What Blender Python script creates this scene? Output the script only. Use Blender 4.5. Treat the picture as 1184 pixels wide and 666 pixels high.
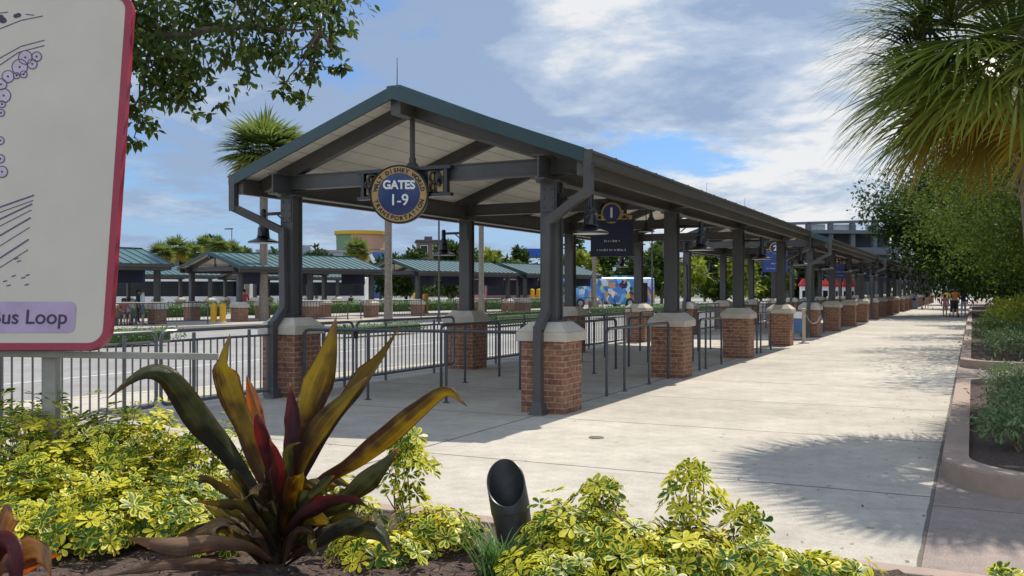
import bpy, math, random
import numpy as np
from mathutils import Vector, Matrix, Euler
R = math.radians
random.seed(7); rng = np.random.default_rng(7)
for o in list(bpy.data.objects): bpy.data.objects.remove(o)
S = bpy.context.scene; COL = S.collection

# ------------------------------------------------------------------ camera, light
F, TH, EYE, V0 = 1090.0, 0.4545, 1.6, 336.0          # focal length in photo pixels (1184 wide), heading, eye height, horizon row
c_, s_ = math.cos(TH), math.sin(TH)
cam = bpy.data.cameras.new('camera'); co = bpy.data.objects.new('camera', cam); COL.objects.link(co); S.camera = co
co.location = (0, 0, EYE); co.rotation_euler = (R(90), 0, TH)
cam.sensor_width = 36; cam.lens = 36*F/1184; cam.shift_y = (V0-333)/1184; cam.clip_start = .05; cam.clip_end = 4000
SUN = Vector((.36, 2.24, 3.36)).normalized()          # towards the sun
sl = bpy.data.lights.new('sun', 'SUN'); so = bpy.data.objects.new('sun', sl); COL.objects.link(so)
sl.energy = 3.9; sl.angle = R(.6); sl.color = (1, .94, .84)
so.rotation_euler = (-SUN).to_track_quat('-Z', 'Y').to_euler()
S.view_settings.view_transform = 'Standard'; S.view_settings.look = 'None'
S.view_settings.exposure = 0.42; S.view_settings.gamma = 1
S.render.resolution_x, S.render.resolution_y = 1024, 576
S.cycles.max_bounces = 8; S.cycles.transparent_max_bounces = 6

def build_world():
    w = bpy.data.worlds.new('World'); S.world = w; w.use_nodes = True
    N = w.node_tree.nodes; L = w.node_tree.links; N.clear()
    def nd(t, **k):
        n = N.new(t)
        for a, b in k.items(): setattr(n, a, b)
        return n
    def mth(op, a, b=None, clamp=False):
        n = nd('ShaderNodeMath', operation=op, use_clamp=clamp)
        for i, x in enumerate((a, b)):
            if x is None: continue
            if isinstance(x, (int, float)): n.inputs[i].default_value = x
            else: L.new(x, n.inputs[i])
        return n.outputs[0]
    sky = nd('ShaderNodeTexSky', sky_type='NISHITA', sun_disc=False)
    sky.sun_elevation = math.asin(SUN.z); sky.sun_rotation = math.atan2(SUN.x, SUN.y)
    sky.air_density = 1.0; sky.dust_density = .7; sky.ozone_density = 3.0
    tc = nd('ShaderNodeTexCoord'); sep = nd('ShaderNodeSeparateXYZ'); L.new(tc.outputs['Generated'], sep.inputs[0])
    zz = mth('MAXIMUM', sep.outputs[2], 0.0); den = mth('ADD', zz, 0.16)
    cx, cy = mth('DIVIDE', sep.outputs[0], den), mth('DIVIDE', sep.outputs[1], den)
    cmb = nd('ShaderNodeCombineXYZ'); L.new(cx, cmb.inputs[0]); L.new(cy, cmb.inputs[1])
    def noise(scale, det, rough, off, dist=0):
        mp = nd('ShaderNodeMapping'); mp.inputs['Location'].default_value = off; L.new(cmb.outputs[0], mp.inputs[0])
        n = nd('ShaderNodeTexNoise'); n.inputs['Scale'].default_value = scale; n.inputs['Detail'].default_value = det
        n.inputs['Roughness'].default_value = rough; n.inputs['Distortion'].default_value = dist; L.new(mp.outputs[0], n.inputs[0]); return n.outputs[0]
    def blob(u, v, sharp, amp):      # a bank of cloud (or a clear gap) round a direction in the sky
        d = Vector(((u-592)/F*c_-s_, (u-592)/F*s_+c_, (V0-v)/F)).normalized()
        vm = nd('ShaderNodeVectorMath', operation='DOT_PRODUCT'); vm.inputs[1].default_value = d; L.new(tc.outputs['Generated'], vm.inputs[0])
        e = mth('MULTIPLY', mth('SUBTRACT', vm.outputs['Value'], 1.0), sharp)
        return mth('MULTIPLY', mth('EXPONENT', e), amp)
    n1 = noise(1.35, 12, .60, (3.1, .7, 0), .25)
    n2 = noise(4.2, 10, .64, (8.2, 4.4, 0), .2)
    cov = mth('ADD', mth('MULTIPLY', n1, .78), mth('MULTIPLY', n2, .44))
    for b in ((640, 20, 60, .12), (960, 60, 60, .16), (830, 60, 60, .10), (880, 235, 220, .15), (960, 200, 260, .14), (560, 80, 90, .10),
              (760, 172, 700, -.19), (690, 158, 900, -.14), (840, 176, 900, -.20), (800, 150, 1500, -.05), (905, 190, 1600, -.14), (640, 215, 900, -.1), (330, 60, 30, .10), (150, 60, 60, .05), (330, 200, 60, -.03), (180, 250, 60, -.02), (640, 250, 200, -.08)):
        cov = mth('ADD', cov, blob(*b))
    mr = nd('ShaderNodeMapRange', interpolation_type='SMOOTHSTEP'); L.new(cov, mr.inputs[0])
    mr.inputs[1].default_value = .55; mr.inputs[2].default_value = .72
    dens = mr.outputs[0]
    n3 = mth('ADD', mth('MULTIPLY', noise(1.9, 12, .62, (1.7, 9.1, 0), .25), .75), mth('MULTIPLY', noise(6.5, 8, .6, (4.7, 2.1, 0), .1), .25))
    n4 = mth('ADD', n3, blob(600, 130, 60, -.09))
    for b in ((330, 60, 22, -.17), (830, 95, 220, -.20), (690, 35, 160, .24), (620, 20, 200, .10), (900, 130, 200, .10), (800, 215, 300, .08), (960, 150, 110, .05), (880, 240, 200, .03), (545, 85, 130, -.16)): n4 = mth('ADD', n4, blob(*b))
    cr = nd('ShaderNodeValToRGB'); L.new(n4, cr.inputs[0])
    cr.color_ramp.elements[0].position = .38; cr.color_ramp.elements[0].color = (.36, .475, .67, 1)
    cr.color_ramp.elements[1].position = .60; cr.color_ramp.elements[1].color = (.98, .98, .97, 1)
    e = cr.color_ramp.elements.new(.5); e.color = (.58, .68, .82, 1)
    sc = nd('ShaderNodeVectorMath', operation='SCALE'); L.new(cr.outputs[0], sc.inputs[0]); 
    # brighter cloud bank added behind the viewer, never in view, to lift the shade
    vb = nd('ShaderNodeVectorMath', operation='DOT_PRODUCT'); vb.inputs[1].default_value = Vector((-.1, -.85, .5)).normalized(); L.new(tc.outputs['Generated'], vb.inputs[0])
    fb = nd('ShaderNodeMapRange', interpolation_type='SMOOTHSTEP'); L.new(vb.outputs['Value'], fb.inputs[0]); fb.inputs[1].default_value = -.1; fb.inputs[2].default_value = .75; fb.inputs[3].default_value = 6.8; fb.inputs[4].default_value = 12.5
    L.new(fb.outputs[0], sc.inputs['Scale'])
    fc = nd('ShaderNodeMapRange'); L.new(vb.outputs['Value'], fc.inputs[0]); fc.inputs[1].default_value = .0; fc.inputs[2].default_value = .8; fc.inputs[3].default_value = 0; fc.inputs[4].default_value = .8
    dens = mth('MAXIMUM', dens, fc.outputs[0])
    hz = nd('ShaderNodeMapRange', interpolation_type='SMOOTHSTEP'); L.new(zz, hz.inputs[0]); hz.inputs[1].default_value = .0; hz.inputs[2].default_value = .20; hz.inputs[3].default_value = .8; hz.inputs[4].default_value = 0
    hx = nd('ShaderNodeMix', data_type='RGBA'); L.new(hz.outputs[0], hx.inputs[0]); tn = nd('ShaderNodeVectorMath', operation='MULTIPLY'); L.new(sky.outputs[0], tn.inputs[0]); tn.inputs[1].default_value = (.52, .72, .98); L.new(tn.outputs[0], hx.inputs[6]); hx.inputs[7].default_value = (2.7, 3.9, 5.7, 1)
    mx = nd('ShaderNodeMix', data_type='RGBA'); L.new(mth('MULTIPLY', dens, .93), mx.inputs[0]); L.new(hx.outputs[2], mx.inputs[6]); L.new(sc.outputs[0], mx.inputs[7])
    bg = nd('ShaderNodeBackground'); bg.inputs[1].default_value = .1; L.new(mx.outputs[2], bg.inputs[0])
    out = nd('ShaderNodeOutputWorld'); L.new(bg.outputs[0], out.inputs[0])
build_world()

# ------------------------------------------------------------------ where a photo measurement lies in the world
def CW(x, z, H=0.0): return Vector((x*c_-z*s_, x*s_+z*c_, H))            # camera right / forward -> world
def W(u, v, z): return CW((u-592)/F*z, z, EYE-(v-V0)/F*z)
def GP(u, v, H=0.0):
    z = (EYE-H)*F/(v-V0); return CW((u-592)/F*z, z, H)

# ------------------------------------------------------------------ materials
def mat(name, base, rough=.6, metal=0, var=.12, vscale=6, bump=0, bscale=40, spec=.5, coat=0, stain=None):
    m = bpy.data.materials.new(name); m.use_nodes = True; N = m.node_tree.nodes; L = m.node_tree.links
    p = N['Principled BSDF']; p.inputs['Roughness'].default_value = rough; p.inputs['Metallic'].default_value = metal
    p.inputs['Specular IOR Level'].default_value = spec; p.inputs['Coat Weight'].default_value = coat
    tc = N.new('ShaderNodeTexCoord')
    n = N.new('ShaderNodeTexNoise'); n.inputs['Scale'].default_value = vscale; n.inputs['Detail'].default_value = 6; n.inputs['Roughness'].default_value = .65
    L.new(tc.outputs['Object'], n.inputs[0])
    cr = N.new('ShaderNodeValToRGB'); L.new(n.outputs[0], cr.inputs[0])
    b = Vector(base)
    cr.color_ramp.elements[0].position = .3; cr.color_ramp.elements[0].color = (*(b*(1-var)), 1)
    cr.color_ramp.elements[1].position = .7; cr.color_ramp.elements[1].color = (*[min(1, x*(1+var)) for x in b], 1)
    col = cr.outputs[0]
    if stain:
        n2 = N.new('ShaderNodeTexNoise'); n2.inputs['Scale'].default_value = stain[0]; n2.inputs['Detail'].default_value = 9; n2.inputs['Roughness'].default_value = .7; L.new(tc.outputs['Object'], n2.inputs[0])
        mr = N.new('ShaderNodeMapRange'); L.new(n2.outputs[0], mr.inputs[0]); mr.inputs[1].default_value = stain[1]; mr.inputs[2].default_value = stain[1]+.12; mr.inputs[4].default_value = stain[3]
        mx = N.new('ShaderNodeMix'); mx.data_type = 'RGBA'; L.new(mr.outputs[0], mx.inputs[0]); L.new(col, mx.inputs[6]); mx.inputs[7].default_value = (*stain[2], 1); col = mx.outputs[2]
    L.new(col, p.inputs['Base Color'])
    if bump:
        n3 = N.new('ShaderNodeTexNoise'); n3.inputs['Scale'].default_value = bscale; n3.inputs['Detail'].default_value = 5; L.new(tc.outputs['Object'], n3.inputs[0])
        bp = N.new('ShaderNodeBump'); bp.inputs['Strength'].default_value = bump; bp.inputs['Distance'].default_value = .02; L.new(n3.outputs[0], bp.inputs['Height']); L.new(bp.outputs[0], p.inputs['Normal'])
    return m
def leafmat(name, inner, margin=None, alt=None, rough=.45, trans=.3, spec=.4, tip=None):
    """leaf: 'rnd' picks a tint per leaf, 'edge' runs from midrib to margin"""
    m = bpy.data.materials.new(name); m.use_nodes = True; N = m.node_tree.nodes; L = m.node_tree.links
    p = N['Principled BSDF']; p.inputs['Roughness'].default_value = rough; p.inputs['Specular IOR Level'].default_value = spec
    a = N.new('ShaderNodeAttribute'); a.attribute_name = 'rnd'
    cr = N.new('ShaderNodeValToRGB'); L.new(a.outputs['Fac'], cr.inputs[0]); el = cr.color_ramp.elements
    cols = [inner] + (alt or [tuple(x*1.5 for x in inner)])
    el[0].color = (*cols[0], 1); el[1].color = (*cols[-1], 1)
    for i, cc in enumerate(cols[1:-1]): e = el.new((i+1)/(len(cols)-1)); e.color = (*cc, 1)
    col = cr.outputs[0]
    if margin:
        b = N.new('ShaderNodeAttribute'); b.attribute_name = 'edge'
        n = N.new('ShaderNodeTexNoise'); n.inputs['Scale'].default_value = 45; tc = N.new('ShaderNodeTexCoord'); L.new(tc.outputs['Object'], n.inputs[0])
        ad = N.new('ShaderNodeMath'); ad.operation = 'ADD'; L.new(b.outputs['Fac'], ad.inputs[0]); L.new(n.outputs[0], ad.inputs[1])
        ad2 = N.new('ShaderNodeMath'); ad2.operation = 'MULTIPLY_ADD'; L.new(a.outputs['Fac'], ad2.inputs[0]); ad2.inputs[1].default_value = .95 if margin[0] > .5 else .5; L.new(ad.outputs[0], ad2.inputs[2])
        mr = N.new('ShaderNodeMapRange'); L.new(ad2.outputs[0], mr.inputs[0]); mr.inputs[1].default_value = 1.30; mr.inputs[2].default_value = 1.52
        mx = N.new('ShaderNodeMix'); mx.data_type = 'RGBA'; L.new(mr.outputs[0], mx.inputs[0]); L.new(col, mx.inputs[6]); mx.inputs[7].default_value = (*margin, 1); col = mx.outputs[2]
    if tip:
        b = N.new('ShaderNodeAttribute'); b.attribute_name = 'edge'
        mr = N.new('ShaderNodeMapRange'); L.new(b.outputs['Fac'], mr.inputs[0]); mr.inputs[1].default_value = .5; mr.inputs[2].default_value = 1.0
        mx = N.new('ShaderNodeMix'); mx.data_type = 'RGBA'; L.new(mr.outputs[0], mx.inputs[0]); L.new(col, mx.inputs[6]); mx.inputs[7].default_value = (*tip, 1); col = mx.outputs[2]
    L.new(col, p.inputs['Base Color'])
    t = N.new('ShaderNodeBsdfTranslucent'); L.new(col, t.inputs[0])
    ms = N.new('ShaderNodeMixShader'); ms.inputs[0].default_value = trans; L.new(p.outputs[0], ms.inputs[1]); L.new(t.outputs[0], ms.inputs[2]); L.new(ms.outputs[0], N['Material Output'].inputs[0])
    return m
def brickmat():
    m = bpy.data.materials.new('brick'); m.use_nodes = True; N = m.node_tree.nodes; L = m.node_tree.links; p = N['Principled BSDF']; p.inputs['Roughness'].default_value = .85
    uv = N.new('ShaderNodeUVMap'); b = N.new('ShaderNodeTexBrick'); L.new(uv.outputs[0], b.inputs[0])
    b.inputs['Scale'].default_value = 1; b.inputs['Brick Width'].default_value = .205; b.inputs['Row Height'].default_value = .0755; b.inputs['Mortar Size'].default_value = .0065; b.inputs['Mortar Smooth'].default_value = .15
    b.inputs['Color1'].default_value = (.30, .14, .078, 1); b.inputs['Color2'].default_value = (.18, .072, .048, 1); b.inputs['Mortar'].default_value = (.35, .27, .195, 1); b.inputs['Bias'].default_value = -.1
    n = N.new('ShaderNodeTexNoise'); n.inputs['Scale'].default_value = 16; n.inputs['Detail'].default_value = 6; L.new(uv.outputs[0], n.inputs[0])
    hs = N.new('ShaderNodeHueSaturation'); L.new(b.outputs[0], hs.inputs['Color'])
    mr = N.new('ShaderNodeMapRange'); L.new(n.outputs[0], mr.inputs[0]); mr.inputs[1].default_value = .3; mr.inputs[2].default_value = .7; mr.inputs[3].default_value = .65; mr.inputs[4].default_value = 1.4; L.new(mr.outputs[0], hs.inputs['Value'])
    L.new(hs.outputs[0], p.inputs['Base Color'])
    bp = N.new('ShaderNodeBump'); bp.inputs['Strength'].default_value = .6; bp.inputs['Distance'].default_value = .008; bp.invert = True; L.new(b.outputs['Fac'], bp.inputs['Height']); L.new(bp.outputs[0], p.inputs['Normal'])
    return m
def pavemat(name, base, bw, bh, mort, mcol, off=0.0, var=.1, rough=.85, speck=.25, loc=(0, 0, 0), tint=None, rot=0):
    m = bpy.data.materials.new(name); m.use_nodes = True; N = m.node_tree.nodes; L = m.node_tree.links; p = N['Principled BSDF']; p.inputs['Roughness'].default_value = rough; p.inputs['Specular IOR Level'].default_value = .3
    tc = N.new('ShaderNodeTexCoord'); mp = N.new('ShaderNodeMapping'); mp.inputs['Location'].default_value = loc; mp.inputs['Rotation'].default_value = (0, 0, rot); L.new(tc.outputs['Object'], mp.inputs[0])
    nw = N.new('ShaderNodeTexNoise'); nw.inputs['Scale'].default_value = 3; L.new(tc.outputs['Object'], nw.inputs[0])
    wob = N.new('ShaderNodeVectorMath'); wob.operation = 'MULTIPLY_ADD'; L.new(nw.outputs['Color'], wob.inputs[0]); wob.inputs[1].default_value = (.02, .02, 0); L.new(mp.outputs[0], wob.inputs[2])
    b = N.new('ShaderNodeTexBrick'); L.new(wob.outputs[0], b.inputs[0]); b.offset = off; b.inputs['Scale'].default_value = 1; b.inputs['Brick Width'].default_value = bw; b.inputs['Row Height'].default_value = bh; b.inputs['Mortar Size'].default_value = mort; b.inputs['Mortar Smooth'].default_value = .4
    bb = Vector(base); b.inputs['Bias'].default_value = 0; b.inputs['Color1'].default_value = (*(bb*(1-var*.5)), 1); b.inputs['Color2'].default_value = (*(bb*(1+var*.5)), 1); b.inputs['Mortar'].default_value = (*mcol, 1)
    if tint: b.inputs['Color2'].default_value = (*tint, 1)
    col = b.outputs[0]
    for sc, lo, hi, amt in ((.35, .36, .66, (.82, 1.08)), (1.7, .35, .68, (.84, 1.07)), (7, .3, .7, (.85, 1.07)), (32, .3, .7, (.86, 1.06)), (90, .35, .65, (1-speck, 1+speck*.5))):
        n = N.new('ShaderNodeTexNoise'); n.inputs['Scale'].default_value = sc; n.inputs['Detail'].default_value = 8; n.inputs['Roughness'].default_value = .7; L.new(tc.outputs['Object'], n.inputs[0])
        mr = N.new('ShaderNodeMapRange'); L.new(n.outputs[0], mr.inputs[0]); mr.inputs[1].default_value = lo; mr.inputs[2].default_value = hi; mr.inputs[3].default_value, mr.inputs[4].default_value = amt
        sc_ = N.new('ShaderNodeVectorMath'); sc_.operation = 'SCALE'; L.new(col, sc_.inputs[0]); L.new(mr.outputs[0], sc_.inputs['Scale']); col = sc_.outputs[0]
    v = N.new('ShaderNodeTexVoronoi'); v.inputs['Scale'].default_value = 2.2; L.new(tc.outputs['Object'], v.inputs[0])      # gum spots and drips
    mr = N.new('ShaderNodeMapRange'); L.new(v.outputs['Distance'], mr.inputs[0]); mr.inputs[1].default_value = .05; mr.inputs[2].default_value = .085; mr.inputs[3].default_value = .62; mr.inputs[4].default_value = 1
    sc_ = N.new('ShaderNodeVectorMath'); sc_.operation = 'SCALE'; L.new(col, sc_.inputs[0]); L.new(mr.outputs[0], sc_.inputs['Scale']); col = sc_.outputs[0]
    L.new(col, p.inputs['Base Color'])
    n = N.new('ShaderNodeTexNoise'); n.inputs['Scale'].default_value = 160; n.inputs['Detail'].default_value = 4; L.new(tc.outputs['Object'], n.inputs[0])
    bp = N.new('ShaderNodeBump'); bp.inputs['Strength'].default_value = .25; bp.inputs['Distance'].default_value = .006; L.new(n.outputs[0], bp.inputs['Height']); L.new(bp.outputs[0], p.inputs['Normal'])
    return m
def plankmat(name, base):
    m = mat(name, base, .6, var=.08, vscale=3); N = m.node_tree.nodes; L = m.node_tree.links; p = N['Principled BSDF']
    uv = N.new('ShaderNodeUVMap'); w = N.new('ShaderNodeTexBrick'); L.new(uv.outputs[0], w.inputs[0]); w.offset = .5; w.inputs['Scale'].default_value = 1; w.inputs['Brick Width'].default_value = 60; w.inputs['Row Height'].default_value = .3; w.inputs['Mortar Size'].default_value = .012; w.inputs['Mortar Smooth'].default_value = .5
    w.inputs['Color1'].default_value = (1, 1, 1, 1); w.inputs['Color2'].default_value = (.93, .93, .92, 1); w.inputs['Mortar'].default_value = (.55, .53, .5, 1)
    mx = N.new('ShaderNodeMix'); mx.data_type = 'RGBA'; mx.blend_type = 'MULTIPLY'; mx.inputs[0].default_value = 1
    src = p.inputs['Base Color'].links[0].from_socket; L.new(src, mx.inputs[6]); L.new(w.outputs[0], mx.inputs[7]); L.new(mx.outputs[2], p.inputs['Base Color'])
    return m
M = dict(
    steel=mat('grey painted steel', (.07, .068, .067), .45, var=.2, vscale=1.3, stain=(9, .66, (.10, .095, .09), .35)),
    steel_lit=mat('rail steel', (.125, .128, .132), .36, var=.15, vscale=5, spec=.6),  # lighter copy for the fences, sunlight put into the colour
    rail_shaded=mat('shaded rail steel', (.062, .066, .072), .4, var=.15, vscale=5),  # darker copy for the queue railings, canopy shade put into the colour
    gutter=mat('bronze gutter', (.085, .078, .068), .5, var=.12, vscale=2, stain=(6, .62, (.13, .12, .10), .4)),
    green=mat('green roof metal', (.05, .115, .115), .38, var=.12, vscale=1.5, spec=.5, stain=(3, .66, (.09, .15, .145), .4)),
    fascia=mat('green fascia', (.03, .062, .066), .4, var=.1, vscale=3),
    soffit=plankmat('cream soffit', (.93, .89, .80)),
    cap=mat('cast stone', (.52, .47, .385), .85, var=.12, vscale=5, bump=.35, bscale=60, stain=(5, .60, (.26, .245, .21), .5)),
    brick=brickmat(),
    black=mat('black enamel', (.014, .014, .015), .3, var=.2, spec=.6),
    lining=mat('white enamel', (.8, .78, .74), .4),
    gold=mat('gold paint', (.42, .27, .10), .5, var=.2, vscale=20),
    navy=mat('navy enamel', (.022, .045, .15), .35), navy2=mat('dark navy panel', (.012, .014, .045), .4),
    blue=mat('blue panel', (.035, .075, .26), .4),
    white=mat('white paint', (.8, .8, .78), .5, var=.05), ink=mat('dark ink', (.02, .018, .02), .6),
    signface=mat('off white sign sheet', (.62, .545, .43), .45, var=.05, vscale=2, stain=(26, .70, (.46, .41, .34), .5)),
    red=mat('crimson edging', (.33, .02, .045), .4, var=.12), purple=mat('purple line', (.14, .07, .17), .6), lilac=mat('lilac patch', (.47, .345, .47), .6), palelilac=mat('pale lilac', (.56, .46, .50), .6), plum=mat('dark plum text', (.055, .035, .07), .6),
    post=mat('weathered aluminium', (.34, .32, .27), .55, metal=.0, var=.15, vscale=8),
    yellow=mat('yellow bollard paint', (.72, .36, .015), .5, var=.1),
    concrete=pavemat('concrete walk', (.58, .525, .435), 4.75, 2.9, .019, (.19, .165, .13), loc=(.27, -2.2, 0)),
    pavers=pavemat('tinted concrete', (.37, .295, .25), 60, 2.3, .012, (.16, .11, .09), loc=(30, -.8, 0), speck=.35),
    asphalt=pavemat('asphalt', (.36, .345, .32), 60, 60, .01, (.15, .15, .15), speck=.3, var=.05),
    sidewalk=pavemat('far sidewalk', (.50, .45, .38), 1.6, 1.6, .012, (.3, .27, .22)),
    kerb=mat('rose concrete kerb', (.34, .25, .195), .85, var=.14, vscale=6, bump=.3, bscale=80, stain=(7, .6, (.30, .19, .15), .5)),
    kerbg=mat('tan kerb', (.52, .45, .34), .85, var=.1, vscale=4),
    grass=mat('grass', (.06, .10, .03), .9, var=.4, vscale=.3, bump=.5),
    mulch=mat('mulch', (.075, .047, .034), .95, var=.75, vscale=34, bump=1, bscale=70),
    chip=leafmat('bark chip', (.05, .03, .022), alt=[(.12, .075, .05), (.20, .13, .09)], trans=0, rough=.9),
    bark=mat('grey brown bark', (.15, .115, .085), .9, var=.4, vscale=14, bump=.8, bscale=30), redbark=mat('reddish bark', (.26, .13, .085), .85, var=.35, vscale=7, bump=.4, bscale=20),
    palmbark=mat('palm trunk', (.24, .20, .155), .9, var=.35, vscale=9, bump=.8, bscale=25), stemw=mat('tan twig', (.20, .14, .08), .8),
    glass=mat('dark glass', (.012, .014, .016), .15, spec=.3), tyre=mat('rubber', (.02, .02, .02), .8), buswhite=mat('bus white', (.72, .72, .70), .3, var=.04, coat=.3), busgrey=mat('bus grey skirt', (.35, .35, .36), .4),
    skin=mat('skin', (.50, .28, .19), .6), hair=mat('dark hair', (.03, .018, .012), .6), hairb=mat('blond hair', (.30, .2, .09), .6),
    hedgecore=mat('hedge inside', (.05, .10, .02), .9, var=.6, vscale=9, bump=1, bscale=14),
    drainm=mat('rusty iron', (.14, .11, .09), .8, var=.3, vscale=30),
)
def plain(name, col, rough=.75):
    if name not in M: M[name] = mat(name, col, rough, var=.08)
    return M[name]
L_ = dict(
    vari=leafmat('variegated leaf', (.045, .12, .015), margin=(.74, .66, .05), alt=[(.06, .17, .018), (.20, .34, .03)], rough=.4, trans=.4, spec=.3),
    oak=leafmat('oak leaf', (.05, .085, .015), alt=[(.085, .13, .022), (.19, .24, .04)], rough=.42, trans=.45, spec=.35),
    tree=leafmat('tree leaf', (.055, .092, .016), alt=[(.09, .14, .022), (.18, .225, .033)], rough=.6, trans=.38, spec=.08),
    dark=leafmat('evergreen leaf', (.03, .054, .013), alt=[(.05, .083, .018), (.10, .13, .026)], rough=.6, trans=.36, spec=.08),
    yel=leafmat('yellow green leaf', (.14, .19, .02), alt=[(.25, .29, .03), (.40, .40, .045)], rough=.5, trans=.4, spec=.2),
    lant=leafmat('silver green leaf', (.12, .18, .075), alt=[(.18, .26, .10), (.30, .37, .17)], rough=.6, trans=.3),
    hedge=leafmat('hedge leaf', (.05, .11, .018), alt=[(.085, .17, .03), (.13, .23, .04)], rough=.5, trans=.3),
    palm=leafmat('palm frond', (.10, .155, .025), alt=[(.17, .225, .035), (.26, .30, .05), (.38, .31, .05)], rough=.45, trans=.5, spec=.3),
    palmfar=leafmat('far palm frond', (.12, .165, .035), alt=[(.18, .23, .05), (.30, .31, .08)], rough=.6, trans=.5, spec=.15),
    palmold=leafmat('old palm frond', (.24, .22, .03), alt=[(.40, .29, .04), (.50, .27, .045)], rough=.6, trans=.55),
    grassl=leafmat('strap leaf', (.05, .12, .025), alt=[(.09, .19, .04), (.20, .28, .07)], rough=.4, trans=.3),
)

# ------------------------------------------------------------------ mesh helpers
class MB:
    def __init__(s): s.v = []; s.f = []; s.uv = {}; s.mi = []; s.cur = 0
    def add(s, vs, fs, T=None):
        n = len(s.v); s.v += [tuple(T @ Vector(p)) if T else tuple(p) for p in vs]
        for f in fs: s.f.append(tuple(i+n for i in f)); s.mi.append(s.cur)
        return s
    def box(s, x0, x1, y0, y1, z0, z1, T=None):
        return s.add([(x0,y0,z0),(x1,y0,z0),(x1,y1,z0),(x0,y1,z0),(x0,y0,z1),(x1,y0,z1),(x1,y1,z1),(x0,y1,z1)],
                     [(0,3,2,1),(4,5,6,7),(0,1,5,4),(1,2,6,5),(2,3,7,6),(3,0,4,7)], T)
    def cbox(s, c, d, T=None): return s.box(c[0]-d[0]/2, c[0]+d[0]/2, c[1]-d[1]/2, c[1]+d[1]/2, c[2]-d[2]/2, c[2]+d[2]/2, T)
    def frustum(s, cx, cy, z0, z1, a, b):
        return s.add([(cx-a,cy-a,z0),(cx+a,cy-a,z0),(cx+a,cy+a,z0),(cx-a,cy+a,z0),(cx-b,cy-b,z1),(cx+b,cy-b,z1),(cx+b,cy+b,z1),(cx-b,cy+b,z1)],
                     [(0,3,2,1),(4,5,6,7),(0,1,5,4),(1,2,6,5),(2,3,7,6),(3,0,4,7)])
    def beam(s, p, q, w, h, up=(0, 0, 1)):     # box of section w x h between two points
        p, q = Vector(p), Vector(q); t = (q-p); l = t.length; t.normalize(); u = Vector(up); a = t.cross(u).normalized(); b = a.cross(t).normalized()
        T = Matrix((( a.x, t.x, b.x, p.x), (a.y, t.y, b.y, p.y), (a.z, t.z, b.z, p.z), (0, 0, 0, 1)))
        return s.box(-w/2, w/2, 0, l, -h/2, h/2, T)
    def tube(s, pts, r, n=8, cap=True):
        pts = [Vector(p) for p in pts]; rs = r if isinstance(r, (list, tuple)) else [r]*len(pts)
        base = len(s.v); t0 = (pts[1]-pts[0]).normalized(); a = t0.orthogonal().normalized()
        for i, p in enumerate(pts):
            if i == 0: t = pts[1]-p
            elif i == len(pts)-1: t = p-pts[i-1]
            else: t = (pts[i+1]-p).normalized()+(p-pts[i-1]).normalized()
            t.normalize(); a = (a-t*a.dot(t)).normalized(); b = t.cross(a)
            for k in range(n): th = 2*math.pi*k/n; s.v.append(tuple(p+(a*math.cos(th)+b*math.sin(th))*rs[i]))
        for i in range(len(pts)-1):
            for k in range(n): s.f.append((base+i*n+k, base+i*n+(k+1)%n, base+(i+1)*n+(k+1)%n, base+(i+1)*n+k)); s.mi.append(s.cur)
        if cap: s.f += [tuple(base+k for k in reversed(range(n))), tuple(base+(len(pts)-1)*n+k for k in range(n))]; s.mi += [s.cur]*2
        return s
    def lathe(s, prof, n=24, T=None):
        vs = [(r*math.cos(2*math.pi*k/n), r*math.sin(2*math.pi*k/n), z) for r, z in prof for k in range(n)]; fs = []
        for i in range(len(prof)-1):
            for k in range(n): fs.append((i*n+k, i*n+(k+1)%n, (i+1)*n+(k+1)%n, (i+1)*n+k))
        return s.add(vs, fs, T)
    def prism(s, poly, z0, z1, T=None):        # polygon in xy, extruded in z
        n = len(poly); return s.add([(x, y, z0) for x, y in poly]+[(x, y, z1) for x, y in poly], [tuple(reversed(range(n))), tuple(range(n, 2*n))]+[(i, (i+1) % n, n+(i+1) % n, n+i) for i in range(n)], T)
    def build(s, name, m, parent=None, smooth=False, bevel=0, uv=None):
        me = bpy.data.meshes.new(name); me.from_pydata(s.v, [], s.f)
        for x in (m if isinstance(m, list) else [m]): me.materials.append(x)
        if isinstance(m, list): me.polygons.foreach_set('material_index', s.mi)
        if uv:
            l = me.uv_layers.new(name='UVMap')
            for p in me.polygons:
                for li in p.loop_indices: l.data[li].uv = uv(me.vertices[me.loops[li].vertex_index].co, p.normal)
        if smooth: me.polygons.foreach_set('use_smooth', [True]*len(me.polygons))
        me.update(); o = bpy.data.objects.new(name, me); COL.objects.link(o)
        if parent: o.parent = parent
        if bevel: b = o.modifiers.new('bevel', 'BEVEL'); b.width = bevel; b.segments = 2; b.limit_method = 'ANGLE'
        if smooth and smooth != 'all':
            try: me.set_sharp_from_angle(angle=R(40))
            except Exception: pass
        return o
def tag(o, label=None, cat=None, group=None, kind=None):
    for k, x in (('label', label), ('category', cat), ('group', group), ('kind', kind)):
        if x: o[k] = x
    return o
def empty(name, loc=(0, 0, 0), rz=0, label=None, cat=None, group=None):
    o = bpy.data.objects.new(name, None); COL.objects.link(o); o.location = loc; o.rotation_euler = (0, 0, rz); o.empty_display_size = .2
    return tag(o, label, cat, group)
def kids(o): return [x for x in bpy.data.objects if x.parent == o]
KIDS = {}
def copy_tree(o, parent=None):
    c = o.copy(); COL.objects.link(c); c.parent = parent
    if o.name not in KIDS: KIDS[o.name] = kids(o)
    for ch in KIDS[o.name]: copy_tree(ch, c)
    return c
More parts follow.
